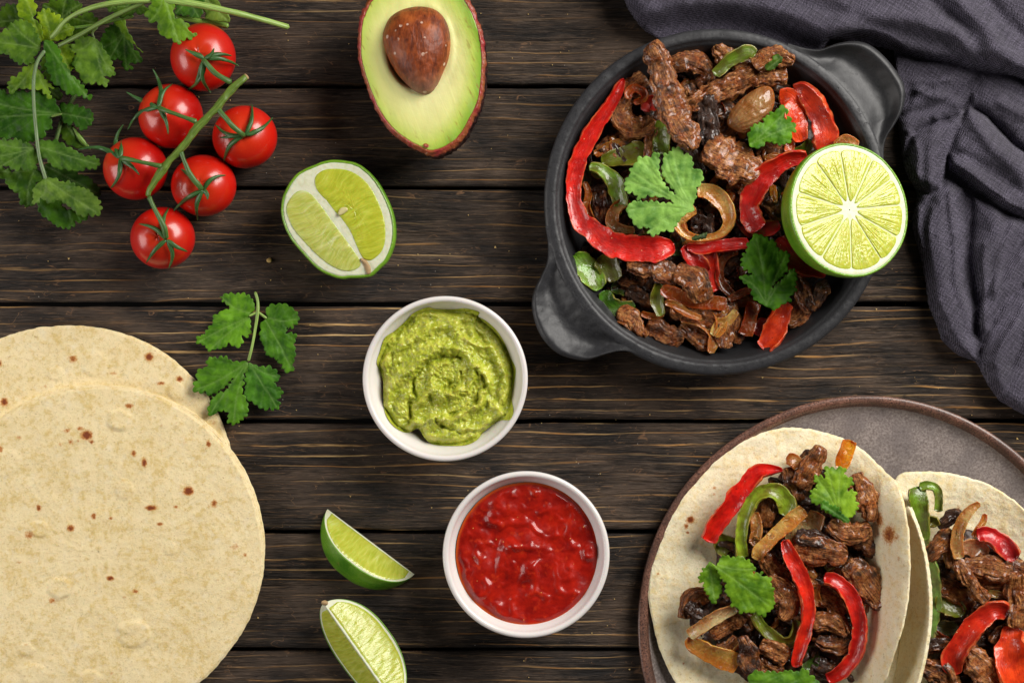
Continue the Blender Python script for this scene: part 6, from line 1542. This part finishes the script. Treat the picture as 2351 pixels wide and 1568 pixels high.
beef(fH((1000,1250,110),(1100,1230,120),(1180,1230,90)), 80, 'dark brown beef left of the large red pepper', dark=.4)
beef(fH((1360,1300,120),(1420,1370,230),(1500,1470,280),(1560,1560,200)), 96, 'large rough beef chunk near the bottom right corner', th=50)
beef(fH((990,1440,130),(1080,1470,210),(1170,1530,220),(1200,1620,150)), 94, 'rounded beef chunk at the bottom beside the flap', th=46, dark=.2)
onion(fH((1450,0,50),(1370,60,90),(1300,150,110),(1260,250,120),(1250,370,110),(1270,490,90)), [120,122,120,116,112,104], 'upright onion horn in the rear taco', (0.66,0.42,0.16), th=14)
onion(fH((1290,400,110),(1370,390,160),(1450,420,180),(1520,460,110)), 100, 'pale clear onion petal at the foot of the horn', (0.62,0.36,0.20))
onion(fH((1490,90,50),(1480,160,60),(1430,230,60),(1390,300,50)), 108, 'short golden onion loop beside the horn', (0.66,0.33,0.07))
onion(fH((1490,780,60),(1590,795,70),(1700,805,60)), 92, 'flat pale onion slip in the rear taco', (0.50,0.38,0.13))
onion(fH((1030,1130,80),(1110,1180,100),(1190,1200,60)), 76, 'red brown onion scrap beside the flap', (0.22,0.06,0.02))
pepper(fH((1420,280,100),(1510,270,130),(1610,330,150),(1700,410,150),(1780,480,90)), 112, 'crinkled red pepper on the bare tortilla at the right edge', (0.55,0.008,0.010), th=26, bow=.2, rough=3)
pepper(fH((1700,950,130),(1610,930,150),(1510,970,160),(1420,1050,180),(1340,1150,190),(1270,1250,190),(1210,1370,180),(1230,1500,120)), [112,122,126,126,122,118,110,100], 'large red pepper arching across the rear taco', (0.62,0.020,0.007), th=30, bow=.3)
pepper(fH((1760,1080,150),(1730,1180,230),(1730,1330,290),(1760,1480,300),(1800,1620,240)), [104,114,116,114,106], 'broad orange red pepper in the bottom right corner', (0.78,0.045,0.008), th=36, bow=.4)

# ------------------------------------------------------------------ small scraps between the strips, too many to count
def bits(poly, num, zf, mat, name, label, color, size, th, rough, seed, cat, **k):
    rs = np.random.RandomState(seed); p = np.asarray(poly, float)[:, :2]; V, F4, F3, SU = [], [], [], []; b = 0; q = 0
    while q < num:
        x, y = rs.uniform(p[:, 0].min(), p[:, 0].max()), rs.uniform(p[:, 1].min(), p[:, 1].max())
        if not inside(np.array([x]), np.array([y]), p)[0]: continue
        a = rs.uniform(0, 6.28); L = rs.uniform(*size); w = L * (rs.uniform(.22, .42) if mat == 'beef' else rs.uniform(.3, .5)); be = rs.uniform(-.4, .4)
        pts = [(x - L/2*math.cos(a), y - L/2*math.sin(a), w*.7), (x + be*L*.5*math.sin(a), y - be*L*.5*math.cos(a), w), (x + L/2*math.cos(a), y + L/2*math.sin(a), w*.6)]
        v, f, su = sweep(pts, zf(x, y) + rs.uniform(-5, 7), th, n=16, m=14, tilt=rs.uniform(-.6, .6), rough=rough, edge=.3, **k)
        V.append(v); F4.append(f[0] + b); F3.append(f[1] + b); SU.append(su); b += len(v); q += 1
    o = mk(name, np.vstack(V), [np.vstack(F4), np.vstack(F3)], MAT[mat], None, {'su': np.vstack(SU)}, color=color)
    tag(o, label, cat, kind='stuff')
PANP = [(1440,150),(1560,130),(1700,115),(1780,170),(1850,260),(1880,340),(1880,450),(1870,600),(1830,680),(1760,740),(1660,765),(1560,750),(1450,710),(1370,640),(1345,560),(1345,480),(1370,390),(1410,280)]
zp = lambda x, y: 84 - 42 * (math.hypot(x - 1620, y - 450) / 330) ** 2
bits(PANP, 240, zp, 'beef', 'beef_scraps', 'small scraps of seared beef packed between the strips in the pan', (.35, 1, 1), (32, 84), 13, 3, 1, 'beef', ridge=3.5)
bits(PANP, 64, lambda x, y: zp(x, y) + 6, 'onion', 'onion_scraps', 'small browned onion bits among the beef in the pan', (0.50, 0.20, 0.05), (30, 66), 4, 1, 2, 'onion', bow=.8, sq=.4, capx=.2)
bits(PANP, 16, lambda x, y: zp(x, y) + 4, 'pepper', 'green_pepper_scraps', 'small green pepper bits among the beef in the pan', OLV, (20, 46), 7, 1, 3, 'pepper', sq=.6)
TP1 = [(1620,1330),(1690,1240),(1730,1180),(1780,1120),(1810,1060),(1880,1050),(1960,1130),(2010,1230),(2010,1340),(1990,1450),(1950,1560),(1800,1590),(1700,1540),(1600,1450),(1580,1400)]
bits(TP1, 90, lambda x, y: 60, 'beef', 'beef_scraps', 'small scraps of beef packed between the strips in the front taco', (.35, 1, 1), (30, 76), 13, 3, 4, 'beef', ridge=3.5)
bits(TP1, 14, lambda x, y: 68, 'onion', 'onion_scraps', 'small golden onion bits among the beef in the front taco', (0.5, 0.22, 0.05), (22, 46), 5, 1, 5, 'onion', bow=1.2, sq=.6)
TP2 = [(2170,1240),(2240,1230),(2340,1280),(2420,1350),(2420,1560),(2160,1620),(2140,1500),(2160,1380),(2160,1300)]
bits(TP2, 60, lambda x, y: 66, 'beef', 'beef_scraps', 'small scraps of beef packed between the strips in the rear taco', (.35, 1, 1), (30, 76), 13, 3, 6, 'beef', ridge=3.5)
# ------------------------------------------------------------------ crumbs on the table
v, f, su = sweep(np.array([(612, 596, 6), (617, 598, 12), (624, 599, 7)], float), 3, 6, n=10, m=10, rough=2)
tag(mk('crumb', v, f, MAT['crumb'], None, {'su': su}), 'small yellow crumb on the planks left of the long cut lime', 'crumb')
rs = np.random.RandomState(3); V, F = [], []
for i in range(240):
    x, y = rs.uniform(0, 2351), rs.uniform(0, 1568); s_ = rs.uniform(0.7, 2.0) if i % 9 else rs.uniform(2.0, 3.6)
    a = rs.uniform(0, 6.28, 3); b = len(V) * 1
    k = len(V)
    for j in range(3): V.append((x + s_ * math.cos(a[0] + j * 2.1), y + s_ * math.sin(a[0] + j * 2.1), 0.0))
    V.append((x, y, s_ * 1.2)); F += [(k, k + 1, k + 3), (k + 1, k + 2, k + 3), (k + 2, k, k + 3)]
tag(mk('dust_specks', np.array(V), [np.array(F)], MAT['crumb'], None), 'fine pale crumbs and salt specks scattered on the planks', 'crumbs', kind='stuff')
